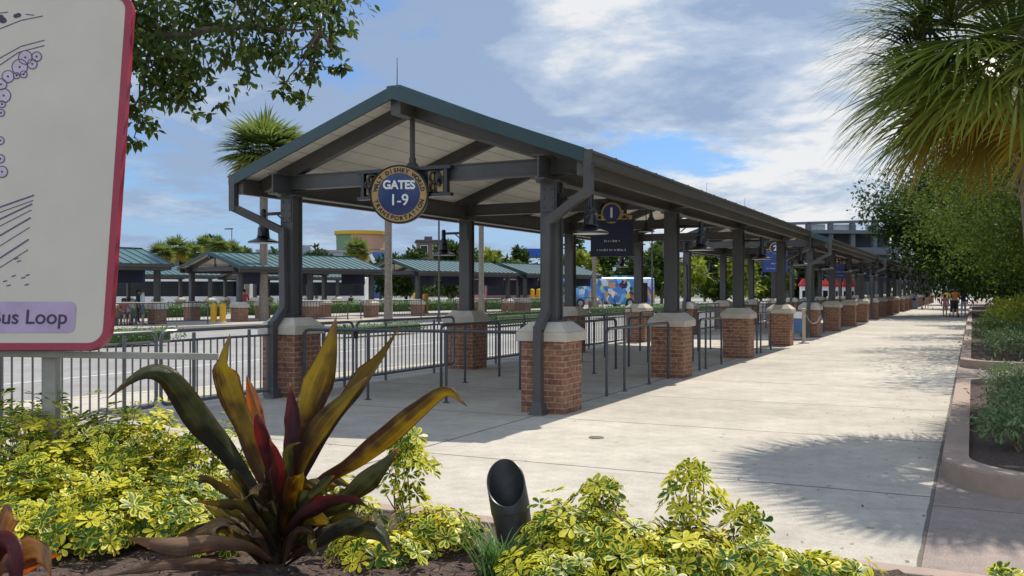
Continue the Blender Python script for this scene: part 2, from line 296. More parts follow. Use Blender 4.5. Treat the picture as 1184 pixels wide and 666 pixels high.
def copy_thing(o, loc, rz, label, group=None):
    c = copy_tree(o); c.location = loc; c.rotation_euler = (0, 0, rz); c['label'] = label
    if group: c['group'] = group
    return c
def npmesh(name, v, quads, m, parent=None, attrs=None, smooth=False):
    me = bpy.data.meshes.new(name); v = np.asarray(v, dtype=np.float32); q = np.asarray(quads, dtype=np.int32); k = q.shape[1]
    me.vertices.add(len(v)); me.vertices.foreach_set('co', v.ravel()); me.loops.add(q.size); me.loops.foreach_set('vertex_index', q.ravel())
    me.polygons.add(len(q)); me.polygons.foreach_set('loop_start', np.arange(0, q.size, k, dtype=np.int32)); me.polygons.foreach_set('loop_total', np.full(len(q), k, dtype=np.int32))
    for n, a in (attrs or {}).items(): at = me.attributes.new(n, 'FLOAT', 'POINT'); at.data.foreach_set('value', np.asarray(a, dtype=np.float32))
    if smooth: me.polygons.foreach_set('use_smooth', np.ones(len(q), dtype=bool))
    me.update(calc_edges=True); me.validate(); me.materials.append(m); o = bpy.data.objects.new(name, me); COL.objects.link(o); o.parent = parent
    return o
def frames(t, n):       # rotation matrices whose y axis is t and z axis lies near n
    t = t/np.linalg.norm(t, axis=1, keepdims=True); x = np.cross(t, n); x /= np.linalg.norm(x, axis=1, keepdims=True)+1e-9; z = np.cross(x, t)
    return np.stack([x, t, z], axis=2)
LEAF4 = (np.array([(0, 0, 0), (.5, .5, .08), (0, 1, -.06), (-.5, .5, .08)]), np.array([(0, 1, 2, 3)]), np.array([.3, 1, 1, 1]))
LEAF8 = (np.array([(0, 0, 0), (.34, .25, .10), (.45, .55, .10), (.0, 1.0, -.10), (-.45, .55, .10), (-.34, .25, .10), (0, .3, 0), (0, .62, -.02)]),
         np.array([(0, 1, 6, 6), (6, 1, 2, 7), (7, 2, 3, 3), (0, 6, 5, 5), (6, 7, 4, 5), (7, 3, 4, 4)]), np.array([.2, .9, 1, .9, 1, .9, 0, 0]))
LEAFO = (np.array([(0, 0, 0), (.24, .28, .05), (.48, .68, .05), (.0, 1.0, -.10), (-.48, .68, .05), (-.24, .28, .05), (0, .35, -.02), (0, .72, -.03), (.30, .93, -.03), (-.30, .93, -.03)]),
         np.array([(0, 1, 6, 6), (6, 1, 2, 7), (7, 2, 8, 3), (0, 6, 5, 5), (6, 7, 4, 5), (7, 3, 9, 4)]), np.array([.2, .9, 1, .9, 1, .9, 0, 0, 1, 1]))
def leaves(pos, t, nrm, ln, wd, tpl=LEAF4):
    tv, tq, te = tpl; Rm = frames(t, nrm); n = len(pos)
    sc = np.stack([wd, ln, np.minimum(wd, ln)], axis=1)
    v = np.einsum('nij,nkj->nki', Rm, tv[None]*sc[:, None, :])+pos[:, None, :]
    q = tq[None]+np.arange(n)[:, None, None]*len(tv)
    return v.reshape(-1, 3), q.reshape(-1, 4), np.tile(te, n)
def tri_fix(q):         # quads with a doubled last index become real faces in from_pydata only; keep them by triangulating
    a = q[:, [0, 1, 2]]; b = q[:, [0, 2, 3]]; b = b[b[:, 1] != b[:, 2]]
    return np.concatenate([a, b])
def foliage(name, blobs, ln, m, parent, dens, wd=.5, tpl=LEAF4, droop=.25, seed=1, shell=.45, clump=0, lo=-.75):
    """leaves through the volume of several ellipsoids (x,y,z,rx,ry,rz)"""
    g = np.random.default_rng(seed); P = []; O = []
    for b in blobs:
        n = max(8, int(dens*(b[3]*b[4]*b[5])**(2/3.)))
        d = g.normal(size=(n, 3)); d /= np.linalg.norm(d, axis=1, keepdims=True); d[:, 2] = np.where(d[:, 2] < lo, -d[:, 2]*.5, d[:, 2])
        r = (shell+(1-shell)*g.random(n)**.7)*(1+.13*g.normal(size=n))
        if clump:
            k = max(3, int(n/clump)); cd = g.normal(size=(k, 3)); cd /= np.linalg.norm(cd, axis=1, keepdims=True); cr = shell+(1.08-shell)*g.random(k)**.6
            idx = g.integers(0, k, n); d = cd[idx]*cr[idx][:, None]+g.normal(size=(n, 3))*.13; r = np.ones(n)
        P.append(np.array(b[:3])+d*r[:, None]*np.array(b[3:6])); O.append(d)
    P = np.concatenate(P); O = np.concatenate(O); n = len(P)
    t = O*.7+g.normal(size=(n, 3))*.8; t[:, 2] -= droop
    nr = O*.6+g.normal(size=(n, 3))*.6; nr[:, 2] += .7
    l = ln*(.65+.7*g.random(n)); v, q, e = leaves(P, t, nr, l, l*wd*(.8+.4*g.random(n)), tpl)
    if tpl is LEAF8: q = tri_fix(q)
    rn = np.repeat(np.clip(g.normal(.4, .25, n), 0, 1), len(tpl[0]))
    return npmesh(name, v, q, m, parent, dict(rnd=rn, edge=e))
def limb(mb, p, q, r0, r1, seed=0, sag=.06, n=6):
    g = random.Random(seed); p, q = Vector(p), Vector(q); L = (q-p).length; pts = []
    for i in range(n+1):
        f = i/n; w = Vector((g.uniform(-1, 1), g.uniform(-1, 1), g.uniform(-.5, .5)))*L*sag*math.sin(f*math.pi); pts.append(p.lerp(q, f)+w)
    mb.tube(pts, [r0+(r1-r0)*i/n for i in range(n+1)], 7); return pts
def text(body, size, m, parent, T, name='lettering', align='CENTER', bold=0.0, ext=.002, xs=1.0):
    cu = bpy.data.curves.new('t', 'FONT'); cu.body = body; cu.size = size; cu.align_x = align; cu.align_y = 'BOTTOM_BASELINE'; cu.extrude = ext; cu.offset = bold
    o = bpy.data.objects.new('t', cu); COL.objects.link(o); dg = bpy.context.evaluated_depsgraph_get(); me = bpy.data.meshes.new_from_object(o.evaluated_get(dg)); bpy.data.objects.remove(o)
    me.transform(T @ Matrix.Diagonal((xs, 1, 1, 1))); me.materials.clear(); me.materials.append(m); me.name = name
    if not parent: return me
    r = bpy.data.objects.new(name, me); COL.objects.link(r); r.parent = parent; return r
def sheet(name, pts, z, m, kind='structure'):
    mb = MB(); mb.add([(x, y, z) for x, y in pts], [tuple(range(len(pts)))]); return tag(mb.build(name, m), kind=kind)

# ------------------------------------------------------------------ ground and paving
XL, XR, XC, Y1, SP = -9.38, -5.03, -7.205, 11.5, 5.57
sheet('ground', [(-1500, -400), (1500, -400), (1500, 2600), (-1500, 2600)], -.13, M['grass'])
EDGE = [(-14.4, -8), (-13.9, 3), (-12.75, 7.2), (-11.3, 12), (-10.6, 17.5), (-10.35, 28), (-10.2, 230)]
sheet('road', [(x+.15, y) for x, y in EDGE]+[(-180, 260), (-180, -40)], -.122, M['asphalt'])
mb = MB(); mb.prism([(-.27, -8), (-.27, 230)]+EDGE[::-1], -.125, 0); tag(mb.build('walkway', M['concrete']), kind='structure')
mb = MB(); mb.prism([(x-.003, y) for x, y in EDGE]+[(x-.20, y) for x, y in EDGE[::-1]], -.125, .004); tag(mb.build('road_kerb', M['kerbg']), kind='structure')
mb = MB(); mb.box(-.268, 40, -8, 230, -.125, -.002); tag(mb.build('pavement', M['pavers']), kind='structure')
sheet('lane_marking', [(-16.0, -40), (-15.92, -40), (-15.92, 60), (-16.0, 60)], -.118, M['white'])
# far platform with the other shelters: line through camera-space points, heading 36.6 degrees
DA = 36.6
dv = (math.sin(R(DA)), math.cos(R(DA)))
def EC(a, b, H=0):      # along / to the right of the far shelter row (camera-space origin at shelter B's near right eave)
    x = -13.9+a*dv[0]+b*dv[1]; z = 48+a*dv[1]-b*dv[0]; return CW(x, z, H)
def ecpoly(a0, a1, b0, b1): return [tuple(EC(a, b)[:2]) for a, b in ((a0, b0), (a1, b0), (a1, b1), (a0, b1))]
def slab(name, poly, z0, z1, m): mb = MB(); mb.prism(poly, z0, z1); return tag(mb.build(name, m), kind='structure')
slab('far_platform', ecpoly(-40, 75, -8.5, 3.0)[::-1], -.125, 0, M['sidewalk'])
slab('far_platform', ecpoly(-40, 90, -34, -24)[::-1], -.125, -.002, M['sidewalk'])

# foreground bed: mulch, rising gently from its kerb
gx = np.linspace(-16, 6, 260); gy = np.linspace(-2.5, 5.62, 110); X, Y = np.meshgrid(gx, gy)
Z = .03+.10*np.clip((5.6-Y)/1.6, 0, 1)+.012*rng.normal(size=X.shape)
ii = np.arange(len(gy)-1)[:, None]*len(gx)+np.arange(len(gx)-1)[None]; q = np.stack([ii, ii+1, ii+1+len(gx), ii+len(gx)], -1).reshape(-1, 4)
tag(npmesh('mulch_bed', np.stack([X, Y, Z], -1).reshape(-1, 3), q, M['mulch'], smooth=True), kind='structure')
def bedz(y): return .03+.10*min(1, max(0, (5.6-y)/1.6))
n = 9000; P = np.stack([rng.uniform(-8, 2.5, n), rng.uniform(1.5, 5.6, n), np.zeros(n)], 1); P[:, 2] = .035+.10*np.clip((5.6-P[:, 1])/1.6, 0, 1)
t = rng.normal(size=(n, 3)); t[:, 2] *= .35; nr = rng.normal(size=(n, 3))*.4; nr[:, 2] += 1
v, q, e = leaves(P, t, nr, rng.uniform(.02, .07, n), rng.uniform(.008, .022, n)); tag(npmesh('bark_chips', v, q, M['chip'], None, dict(rnd=np.repeat(rng.random(n), 4), edge=e)), 'dark brown bark chips covering the foreground bed', 'mulch', kind='stuff')
mb = MB(); mb.box(-16, 6, 5.62, 5.78, -.1, .045); tag(mb.build('bed_kerb', M['kerb'], bevel=.012), kind='structure')

# planters on the right: rounded rose kerbs with soil
def rrect(x0, x1, y0, y1, r, n=8):
    out = []
    for cx, cy, a0 in ((x1-r, y1-r, 0), (x0+r, y1-r, 90), (x0+r, y0+r, 180), (x1-r, y0+r, 270)):
        out += [(cx+r*math.cos(R(a0+90*i/n)), cy+r*math.sin(R(a0+90*i/n))) for i in range(n+1)]
    return out
def planter(x0, x1, y0, y1, h, label):
    t = empty('planter', ((x0+x1)/2, y0, 0), 0, label, 'planter'); ox, oy = (x0+x1)/2, y0
    a = [(x-ox, y-oy) for x, y in rrect(x0, x1, y0, y1, .95, 12)]; b = [(x-ox, y-oy) for x, y in rrect(x0+.21, x1-.21, y0+.24, y1-.24, .72, 12)]; n = len(a)
    mb = MB(); vs = [(*p, -.1) for p in a]+[(*p, h-.02) for p in a]+[(p[0]*.997+.0, p[1], h) for p in a]+[(*p, h) for p in b]+[(*p, .02) for p in b]; fs = []
    for l in range(4):
        for i in range(n): fs.append((l*n+i, l*n+(i+1) % n, (l+1)*n+(i+1) % n, (l+1)*n+i))
    mb.add(vs, fs); mb.build('kerb', M['kerb'], t)
    mb = MB(); mb.prism(b, .0, h-.06); mb.build('soil', M['mulch'], t)
planter(-.24, 5.5, 8.12, 17.6, .17, 'low rose concrete planter nearest on the right with rounded corner')
planter(-.24, 5.5, 21.2, 95, .17, 'long rose concrete planter further up the walkway under the trees')
mb = MB(); mb.lathe([(0, .012), (.075, .012), (.085, .003), (.085, 0)], 20); d = mb.build('drain_cover', M['drainm']); d.location = GP(689.5, 506.3); tag(d, 'small round rusty drain cover set in the sunlit concrete', 'drain cover')

n = 420; P = np.stack([rng.uniform(-9, 0, n), rng.uniform(5.9, 40, n), np.full(n, .006)], 1); k = rng.random(n) < .55; P[k, 0] = -.3-np.abs(rng.normal(size=k.sum()))*.9
t = rng.normal(size=(n, 3)); t[:, 2] = .05; nr = rng.normal(size=(n, 3))*.15; nr[:, 2] = 1
v, q, e = leaves(P, t, nr, rng.uniform(.02, .055, n), rng.uniform(.01, .022, n)); tag(npmesh('fallen_leaves', v, q, M['chip'], None, dict(rnd=np.repeat(rng.random(n), 4), edge=e)), 'few dry brown leaves scattered over the concrete walkway', 'fallen leaves', kind='stuff')
# ------------------------------------------------------------------ shelters
def boxuv(co, n):
    if abs(n.z) > .5: return (co.x, co.y)
    return (co.x+co.y*0+7, co.z) if abs(n.y) > abs(n.x) else (co.y+3.1, co.z)
def pier_parts(root, x, y, H, w, capw, ch):
    h = w/2; mb = MB(); mb.box(x-h, x+h, y-h, y+h, -.03, H-ch)
    p = mb.build('pier', M['brick'], root, uv=lambda co, n: boxuv(Vector((co.x-x+h, co.y-y+h, co.z)), n))
    mb = MB(); mb.box(x-capw, x+capw, y-capw, y+capw, H-ch-.002, H-ch*.52); mb.frustum(x, y, H-ch*.52+.001, H, capw, capw*.60); mb.build('pier_cap', M['cap'], p, bevel=.012)
    return p
def col_mb(mb, x, y, z0, z1, w=.235, d=.235):      # built-up H column, flanges facing the two ends
    mb.box(x-w/2, x+w/2, y-d/2, y-d/2+.03, z0, z1); mb.box(x-w/2, x+w/2, y+d/2-.03, y+d/2, z0, z1); mb.box(x-w*.36, x+w*.36, y-d/2+.03, y+d/2-.03, z0, z1)
    mb.box(x-w/2-.03, x+w/2+.03, y-d/2-.03, y+d/2+.03, z0, z0+.025)
def shelter(loc, rz, label, n=4, sp=SP, hw=2.175, ew=2.82, eH=3.36, rH=4.40, pH=1.19, pw=.61, ov=.5, seam=.42, spouts=True, rod=True, group=None, cap=.25):
    t = empty('queue_shelter', loc, rz, label, 'shelter', group); y0, y1 = -ov, (n-1)*sp+ov; sl_ = (rH-eH)/ew
    th = .07
    mb = MB()       # roof deck and standing seams
    for s in (-1, 1):
        vs = [(0, y0, rH), (s*ew, y0, eH), (s*ew, y1, eH), (0, y1, rH)]; vs += [(x, y, z-th) for x, y, z in vs]
        mb.add(vs, [(0, 1, 2, 3), (7, 6, 5, 4), (0, 4, 5, 1), (1, 5, 6, 2), (2, 6, 7, 3)])
        k = int((y1-y0)/seam)
        for i in range(k+1):
            y = y0+.02+(y1-y0-.04)*i/k; mb.beam((0, y, rH+.018), (s*ew, y, eH+.018), .028, .036)
    mb.beam((0, y0, rH+.02), (0, y1, rH+.02), .22, .04)
    mb.build('roof', M['green'], t)
    mb = MB()
    for s in (-1, 1): mb.add([(0, y0+.02, rH-th-.006), (s*ew, y0+.02, eH-th-.006), (s*ew, y1-.02, eH-th-.006), (0, y1-.02, rH-th-.006)], [(0, 1, 2, 3)])
    mb.build('soffit', M['soffit'], t, uv=lambda co, n_: (co.y, co.x))
    fh = .15
    for y in (y0, y1):
        mb = MB()
        for s in (-1, 1):
            a, b = (y-.035, y+.0) if y == y0 else (y, y+.035); o = .03
            vs = [(0, a, rH+o), (s*(ew+.02), a, eH+o-sl_*.02), (s*(ew+.02), a, eH-fh), (0, a, rH-fh)]; vs += [(x, b, z) for x, _, z in vs]
            mb.add(vs, [(0, 1, 2, 3), (7, 6, 5, 4), (0, 4, 5, 1), (3, 2, 6, 7), (1, 5, 6, 2)])
        mb.build('gable_fascia', M['fascia'], t)
    for s in (-1, 1):      # gutters: a box with a lip and hangers
        mb = MB(); x = s*ew; xa, xb = sorted((x+s*.004, x+s*.13))
        mb.box(xa, xb, y0-.03, y1+.03, eH-.155, eH-.02); lip = sorted((x+s*.13, x+s*.148)); mb.box(lip[0], lip[1], y0-.03, y1+.03, eH-.045, eH-.015)
        k = int((y1-y0)/.85)
        for i in range(k+1): y = y0+(y1-y0)*i/k; mb.box(xa-.0, xb+.0, y-.012, y+.012, eH-.019, eH+.005)
        mb.build('gutter', M['gutter'], t)
        mb = MB(); xi = s*(ew-.10); xa, xb = sorted((xi, xi+s*.09)); mb.box(xa, xb, y0+.04, y1-.04, eH-.30, eH-.085); mb.build('eave_board', M['gutter'], t)
        mb = MB(); mb.box(s*hw-.09, s*hw+.09, y0+.06, y1-.06, eH-.32, eH-.30); mb.box(s*hw-.012, s*hw+.012, y0+.06, y1-.06, eH-.301, eH-.02); mb.box(s*hw-.09, s*hw+.09, y0+.06, y1-.06, eH-.021, eH); mb.build('eave_beam', M['steel'], t)
    mb = MB(); mb.box(-.08, .08, y0+.06, y1-.06, rH-th-.28, rH-th-.03); mb.build('ridge_beam', M['steel'], t)
    for i in range(2*n-1):
        y = i*sp/2; mb = MB()
        for s in (-1, 1): mb.beam((s*.05, y, rH-th-.115-sl_*.05), (s*(ew-.12), y, eH-th-.115+sl_*.12), .13, .2)
        mb.build('rafter', M['steel'], t)
        if i % 2 == 0:
            mb = MB(); mb.box(-hw-.30, hw+.30, y-.075, y+.075, eH-.225, eH-.205); mb.box(-hw-.30, hw+.30, y-.055, y+.055, eH-.205, eH-.02); mb.box(-hw-.30, hw+.30, y-.075, y+.075, eH-.02, eH-.001)
            mb.build('tie_beam', M['steel'], t)
            mb = MB(); mb.tube([(0, y, eH), (0, y, rH-.25)], .038, 10); mb.lathe([(.09, 0), (.09, .03), (.05, .08), (.05, .14)], 12, Matrix.Translation((0, y, eH))); mb.build('king_post', M['steel'], t)
            for s in (-1, 1):
                mb = MB(); col_mb(mb, s*hw, y, pH, eH-.30)
                mb.box(s*hw-.17, s*hw+.17, y-.15, y+.15, eH-.33, eH-.30)
                mb.box(s*hw-.095, s*hw+.095, y-.1325, y-.1185, eH-.72, eH-.36); mb.box(s*hw-.16, s*hw+.16, y-.16, y+.16, pH+.001, pH+.018)
                for bx in (-.06, .06):
                    for bz in (.42, .54, .66): mb.cbox((s*hw+bx, y-.138, eH-bz), (.026, .014, .026))
                mb.build('column', M['steel'], t, bevel=.004)
                pier_parts(t, s*hw, y, pH, pw, pw*.5+.055, cap)
    if spouts:
        for s in (-1, 1):
            for e, y in ((-1, 0), (1, (n-1)*sp)):
                yo = y0 if e < 0 else y1; cx = s*hw; xg = s*(ew+.068); yf = y+e*(.1175+.055); yp = y+e*(pw/2+.075+.055); ye = yo-e*.02
                mb = MB(); w = .105
                pts = [(xg, ye, eH-.12), (xg, ye, eH-.50), (cx+s*.02, yf, eH-.86), (cx+s*.0, yf, pH+.15), (cx, yp, pH-.10), (cx, yp, .16)]
                for a, b in zip(pts[:-1], pts[1:]): mb.beam(a, b, w, w, up=(1, 0, 0) if abs(a[0]-b[0]) < .05 else (0, 1, 0))
                for p in pts[1:-1]: mb.cbox(p, (w*.98, w*.98, w*.98))
                mb.frustum(cx, yp, -.0, .165, .10, .055)
                mb.build('downspout', M['steel'], t)
    if rod:
        for y in (y0+.1, y1-.6):
            mb = MB(); mb.tube([(0, y, rH), (0, y, rH+.45)], [.008, .004], 6); mb.build('lightning_rod', M['black'], t)
    return t
ordn = ['nearest', 'second', 'third', 'fourth', 'fifth', 'sixth']
shel = [shelter((XC, Y1, 0), 0, 'nearest long green gabled shelter beside the walkway, carrying the round gates sign')]
for k in range(1, 6):
    shel.append(copy_thing(shel[0], (XC, Y1+4*k*SP, .0), 0, f'{ordn[k]} long green gabled shelter along the walkway, counted from the camera'))

# barn lamps on the columns
def barn_lamp():
    t = empty('barn_lamp', (0, 0, 0), 0, 'lamp', 'lamp')
    mb = MB(); mb.box(0, .02, -.06, .06, -.12, .10); mb.tube([(.01, 0, .0), (.40, 0, .0)], .026, 8); mb.tube([(.05, 0, -.1), (.16, 0, -.012)], .012, 6); mb.build('arm', M['black'], t, smooth=True)
    mb = MB(); T = Matrix.Translation((.43, 0, 0)); mb.lathe([(0, .085), (.03, .08), (.045, .055), (.045, -.11), (.068, -.135), (.072, -.16), (.062, -.185), (.085, -.215), (.093, -.33), (.11, -.345), (.0, -.35)], 18, T); mb.build('housing', M['black'], t, smooth=True)
    mb = MB(); mb.lathe([(.09, -.35), (.115, -.38), (.19, -.408), (.232, -.424), (.24, -.45), (.23, -.45)], 24, T); sh = mb.build('shade', M['black'], t, smooth=True)
    mb = MB(); mb.lathe([(.0, -.37), (.06, -.385), (.12, -.40), (.185, -.425), (.229, -.449)], 24, T); mb.build('shade_lining', M['lining'], sh, smooth=True)
    return t
lamp0 = barn_lamp(); first = True
rows = ['front', 'second', 'third', 'rear']
for k in range(6):
    for i in range(4):
        for s, xx in ((1, XR), (-1, XL)):
            y = Y1+(4*k+i)*SP
            side = 'walkway side' if s > 0 else 'road side'
            if k == 0: lb = f'black barn lamp on the {rows[i]} {side} column of the nearest shelter'
            else: lb = f'black barn lamp on a {side} column of the {ordn[k]} shelter'
            grp = f'barn lamps on the {side} of the {ordn[k]} shelter'
            loc = (xx+s*.12, y, 2.79); rz = 0 if s > 0 else math.pi
            if first: lamp0.location = loc; lamp0.rotation_euler = (0, 0, rz); lamp0['label'] = lb; lamp0['group'] = grp; first = False
            else: copy_thing(lamp0, loc, rz, lb, grp)
# pendants under the ridge
def pendant():
    t = empty('pendant_lamp', (0, 0, 0), 0, '', 'lamp')
    mb = MB(); mb.tube([(0, 0, 0), (0, 0, -.75)], .012, 6); mb.build('stem', M['black'], t)
    mb = MB(); mb.lathe([(.03, -.74), (.05, -.76), (.06, -.86), (.09, -.9), (.21, -.99), (.215, -1.0)], 20); sh = mb.build('shade', M['black'], t, smooth=True)
    mb = MB(); mb.lathe([(0, -.92), (.06, -.92), (.20, -.992)], 20); mb.build('shade_lining', M['lining'], sh)
    return t
pd = None
for k in range(6):
    for i in range(2):
        y = Y1+4*k*SP+SP*(1.93+i*.97)
        lb = f'black pendant lamp under the ridge of the nearest shelter, {["nearer","farther"][i]} one' if k == 0 else f'black pendant lamp hanging under the ridge of the {ordn[k]} shelter'
        gr = f'pendant lamps under the ridge of the {ordn[k]} shelter'; lo = (XC, y, 4.04)
        if pd is None: pd = pendant(); pd.location = lo; pd['label'] = lb; pd['group'] = gr
        else: copy_thing(pd, lo, 0, lb, gr)

# ------------------------------------------------------------------ round gates sign
def gates_sign():
    t = empty('gates_sign', (XC, 11.16, 2.945), R(24), 'round navy and gold GATES 1-9 sign hanging under the front gable', 'sign')
    A = Matrix.Rotation(R(90), 4, 'X')       # local xy drawn, z towards the viewer (-Y)
    r = .40
    mb = MB(); mb.lathe([(0, -.05), (r+.012, -.05), (r+.012, .035), (r-.012, .035), (0, .03)], 48, A); mb.build('backing', M['black'], t, smooth=True)
    mb = MB(); mb.lathe([(r-.015, .036), (r-.015, .046), (r*.735, .046), (r*.735, .03)], 48, A); mb.build('ring', M['gold'], t, smooth=True)
    mb = MB(); mb.lathe([(r*.735, .04), (r*.70, .05), (0, .05)], 48, A); mb.build('disc', M['navy'], t, smooth=True)
    text('GATES', .165, M['white'], t, A @ Matrix.Translation((0, .075, .053)), bold=.006, xs=.92)
    text('1-9', .225, M['white'], t, A @ Matrix.Translation((0, -.155, .056)), bold=.0, ext=.004, xs=.9)
    text('1-9', .225, M['white'], t, A @ Matrix.Translation((.006, -.155, .0563)), bold=.0, ext=.004, xs=.9)
    def arc(s, a0, a1, rad, flip):
        for i, ch in enumerate(s):
            if ch == ' ': continue
            a = a0+(a1-a0)*i/(len(s)-1); T = A @ Matrix.Rotation(R(a-90 if not flip else a+90), 4, 'Z') @ Matrix.Translation((0, rad if not flip else -rad, .048))
            text(ch, .078, M['ink'], t, T, bold=.003, name='ring_letter')
    arc('WALT DISNEY WORLD', 168, 12, r*.775, False)
    arc('TRANSPORTATION', 198, 342, r*.905, True)
    b = empty('sign_bracket', (XC-.06, 11.39, 3.13), 0, 'black and gold scrollwork carrier behind the round gates sign', 'sign bracket')
    mb = MB(); mb.box(-.78, .78, -.06, .03, .165, .21); mb.box(-.72, -.67, -.05, .03, -.17, .165); mb.box(.67, .72, -.05, .03, -.17, .165); mb.box(-.78, .78, -.06, .03, -.215, -.17); mb.box(-.67, .67, .0, .03, -.17, .165); mb.build('frame', M['black'], b)
    mb = MB()
    for x0, x1 in ((-.64, -.40), (.40, .64)):
        mb.box(x0, x0+.085, -.02, -.001, -.14, .14); mb.box(x1-.07, x1, -.02, -.001, .03, .14); mb.box(x1-.09, x1, -.02, -.001, -.15, -.04)
    mb.build('gilding', M['gold'], b)
    mb = MB()
    for s in (-1, 1):
        for cx, cz, rr in ((s*.52, .06, .085), (s*.52, -.075, .075), (s*.6, 0, .05)):
            mb.tube([(cx+rr*math.cos(a), -.035, cz+rr*math.sin(a)) for a in [i*.55 for i in range(10)]], .02, 6)
    mb.build('scroll', M['black'], b)
gates_sign()
# gate number signs hung inside the shelters
def gate_sign(y, num, label, pan):
    t = empty('gate_number_sign', (-6.18, y, 2.28), R(6), label, 'sign', 'gate number signs under the shelters')
    A = Matrix.Rotation(R(90), 4, 'X')
    mb = MB(); mb.box(-.41, .41, -.05, .05, 0, .63); mb.box(-.45, .45, -.06, .06, .63, .66); mb.box(-.43, .43, -.06, .06, -.03, 0); mb.build('panel', M[pan], t)
    mb = MB(); mb.box(-.39, .39, -.053, -.05, .20, .207); mb.box(-.39, .39, -.053, -.05, .415, .422); mb.build('groove', M['ink'], t)
    mb = MB(); mb.lathe([(0, -.04), (.20, -.04), (.20, .05), (.17, .06), (.165, .05)], 28, Matrix.Translation((0, 0, .80)) @ A); mb.build('emblem_rim', M['gold'], t, smooth=True)
    mb = MB(); mb.lathe([(.17, .052), (0, .052)], 28, Matrix.Translation((0, 0, .80)) @ A); mb.build('emblem_disc', M['navy'], t)
    text(num, .26, M['lining'], t, Matrix.Translation((0, -.056, .715)) @ A, bold=.008)
    mb = MB()
    for s in (-1, 1):
        mb.tube([(s*(.24+.07*math.cos(a)), -.03, .72+.05*math.sin(a)) for a in [i*.7 for i in range(9)]], .017, 6); mb.box(s*.36-.03, s*.36+.03, -.05, .0, .66, .75)
    mb.build('gilt_ornament', M['gold'], t)
    mb = MB(); mb.box(-.12, .12, -.04, .04, .98, 1.08); mb.lathe([(.0, 0), (.1, .02), (.13, .06), (.06, .1), (0, .1)], 14, Matrix.Translation((0, 0, 1.06)))
    for s in (-1, 1): mb.box(s*.25-.03, s*.25+.03, -.03, .03, .66, .95); mb.lathe([(0, 0), (.075, .02), (.09, .05), (0, .08)], 12, Matrix.Translation((s*.25, 0, .94)))
    mb.box(-.02, .02, -.02, .02, 1.1, 1.55); mb.build('hanger', M['black'], t)
    g = random.Random(int(num)); mb = MB()          # lettering too small to read in the photograph: fine strokes
    for z, x0, x1, h in ((.245, -.14, .15, .045), (.075, -.29, .30, .04)):
        x = x0
        while x < x1:
            w = g.uniform(.012, .026); k = g.choice((0, 1, 2))
            if k != 1: mb.box(x, x+.008, -.054, -.0505, z, z+h*g.choice((.65, 1)))
            if k != 0: mb.box(x, x+w, -.054, -.0505, z+(h*.55 if k == 1 else 0), z+(h*.55 if k == 1 else 0)+.008)
            if k != 2: mb.box(x+w-.008, x+w, -.054, -.0505, z, z+h*.65)
            x += w+g.choice((.01, .01, .012, .03))
    mb.build('lettering', M['lining'], t)
for i in range(6):
    gate_sign(17.0+16.6*i, str(i+1), f'{"dark navy" if i == 0 else "blue"} panel sign topped by a round emblem numbered {i+1}', 'navy2' if i == 0 else 'blue')

# ------------------------------------------------------------------ railings and fences
def arch_pts(y0, y1, h, r=.09):      # an inverted-U of tube along y
    pts = [(0, y0, 0), (0, y0, h-r)]
    pts += [(0, y0+r-r*math.cos(a), h-r+r*math.sin(a)) for a in (R(30), R(60), R(90))]
    pts += [(0, y1-r+r*math.sin(a), h-r+r*math.cos(a)) for a in (0, R(30), R(60))]
    return pts+[(0, y1, h-r), (0, y1, 0)]
def railing(x, y, rz, ln, posts, label, grp, h=1.02):
    t = empty('queue_railing', (x, y, 0), rz, label, 'railing', grp)
    mb = MB(); mb.tube(arch_pts(0, ln, h), .024, 8); mb.build('rail', M['rail_shaded'], t, smooth=True)
    for p in posts: mb = MB(); mb.tube([(0, p, 0), (0, p, h-.02)], .022, 8); mb.lathe([(.05, 0), (.05, .012), (.024, .014)], 10, Matrix.Translation((0, p, 0))); mb.build('post', M['rail_shaded'], t, smooth=True)
    return t
t = railing(-9.0, 11.33, R(-90)+R(8.5), 3.55, (1.05, 2.28), 'grey handrail closing the front of the nearest shelter between its two front piers', None, 1.02)
spec = [(-7.93, 13.55, 2.14, (.82,), 'left lane'), (-6.55, 13.71, 4.52, (3.29,), 'middle lane'), (-4.97, 13.43, 3.22, (.81, 2.08), 'walkway side')]
for k in range(22):
    if k % 4 == 3: continue
    for (x, y, ln, po, nm) in spec:
        if k == 0: railing(x, y, 0, ln, po, f'grey tubular queue railing on the {nm} of the first bay', 'queue railings of the nearest shelter')
    kk = ordn[k//4]
    if k in (1, 2):
        for (x, y, ln, po, nm) in ((-7.93, 18.4, 2.9, (1.4,), 'left lane'), (-6.5, 18.9, 2.6, (1.3,), 'middle lane'), (-4.9, 18.56, 1.83, (.48,), 'walkway side'), (-5.7, 18.4, 2.6, (1.2,), 'inner lane')):
            railing(x, y+(k-1)*SP, 0, ln, po, f'grey tubular queue railing on the {nm} of the {["second","third"][k-1]} bay', 'queue railings of the nearest shelter')
    elif k > 3 and k < 14:
        for (x, ln) in ((-7.93, 2.9), (-6.5, 2.6), (-5.1, 2.2)):
            railing(x, Y1+k*SP+1.6, 0, ln, (1.2,), f'grey tubular queue railing inside the {kk} shelter', f'queue railings of the {kk} shelter')
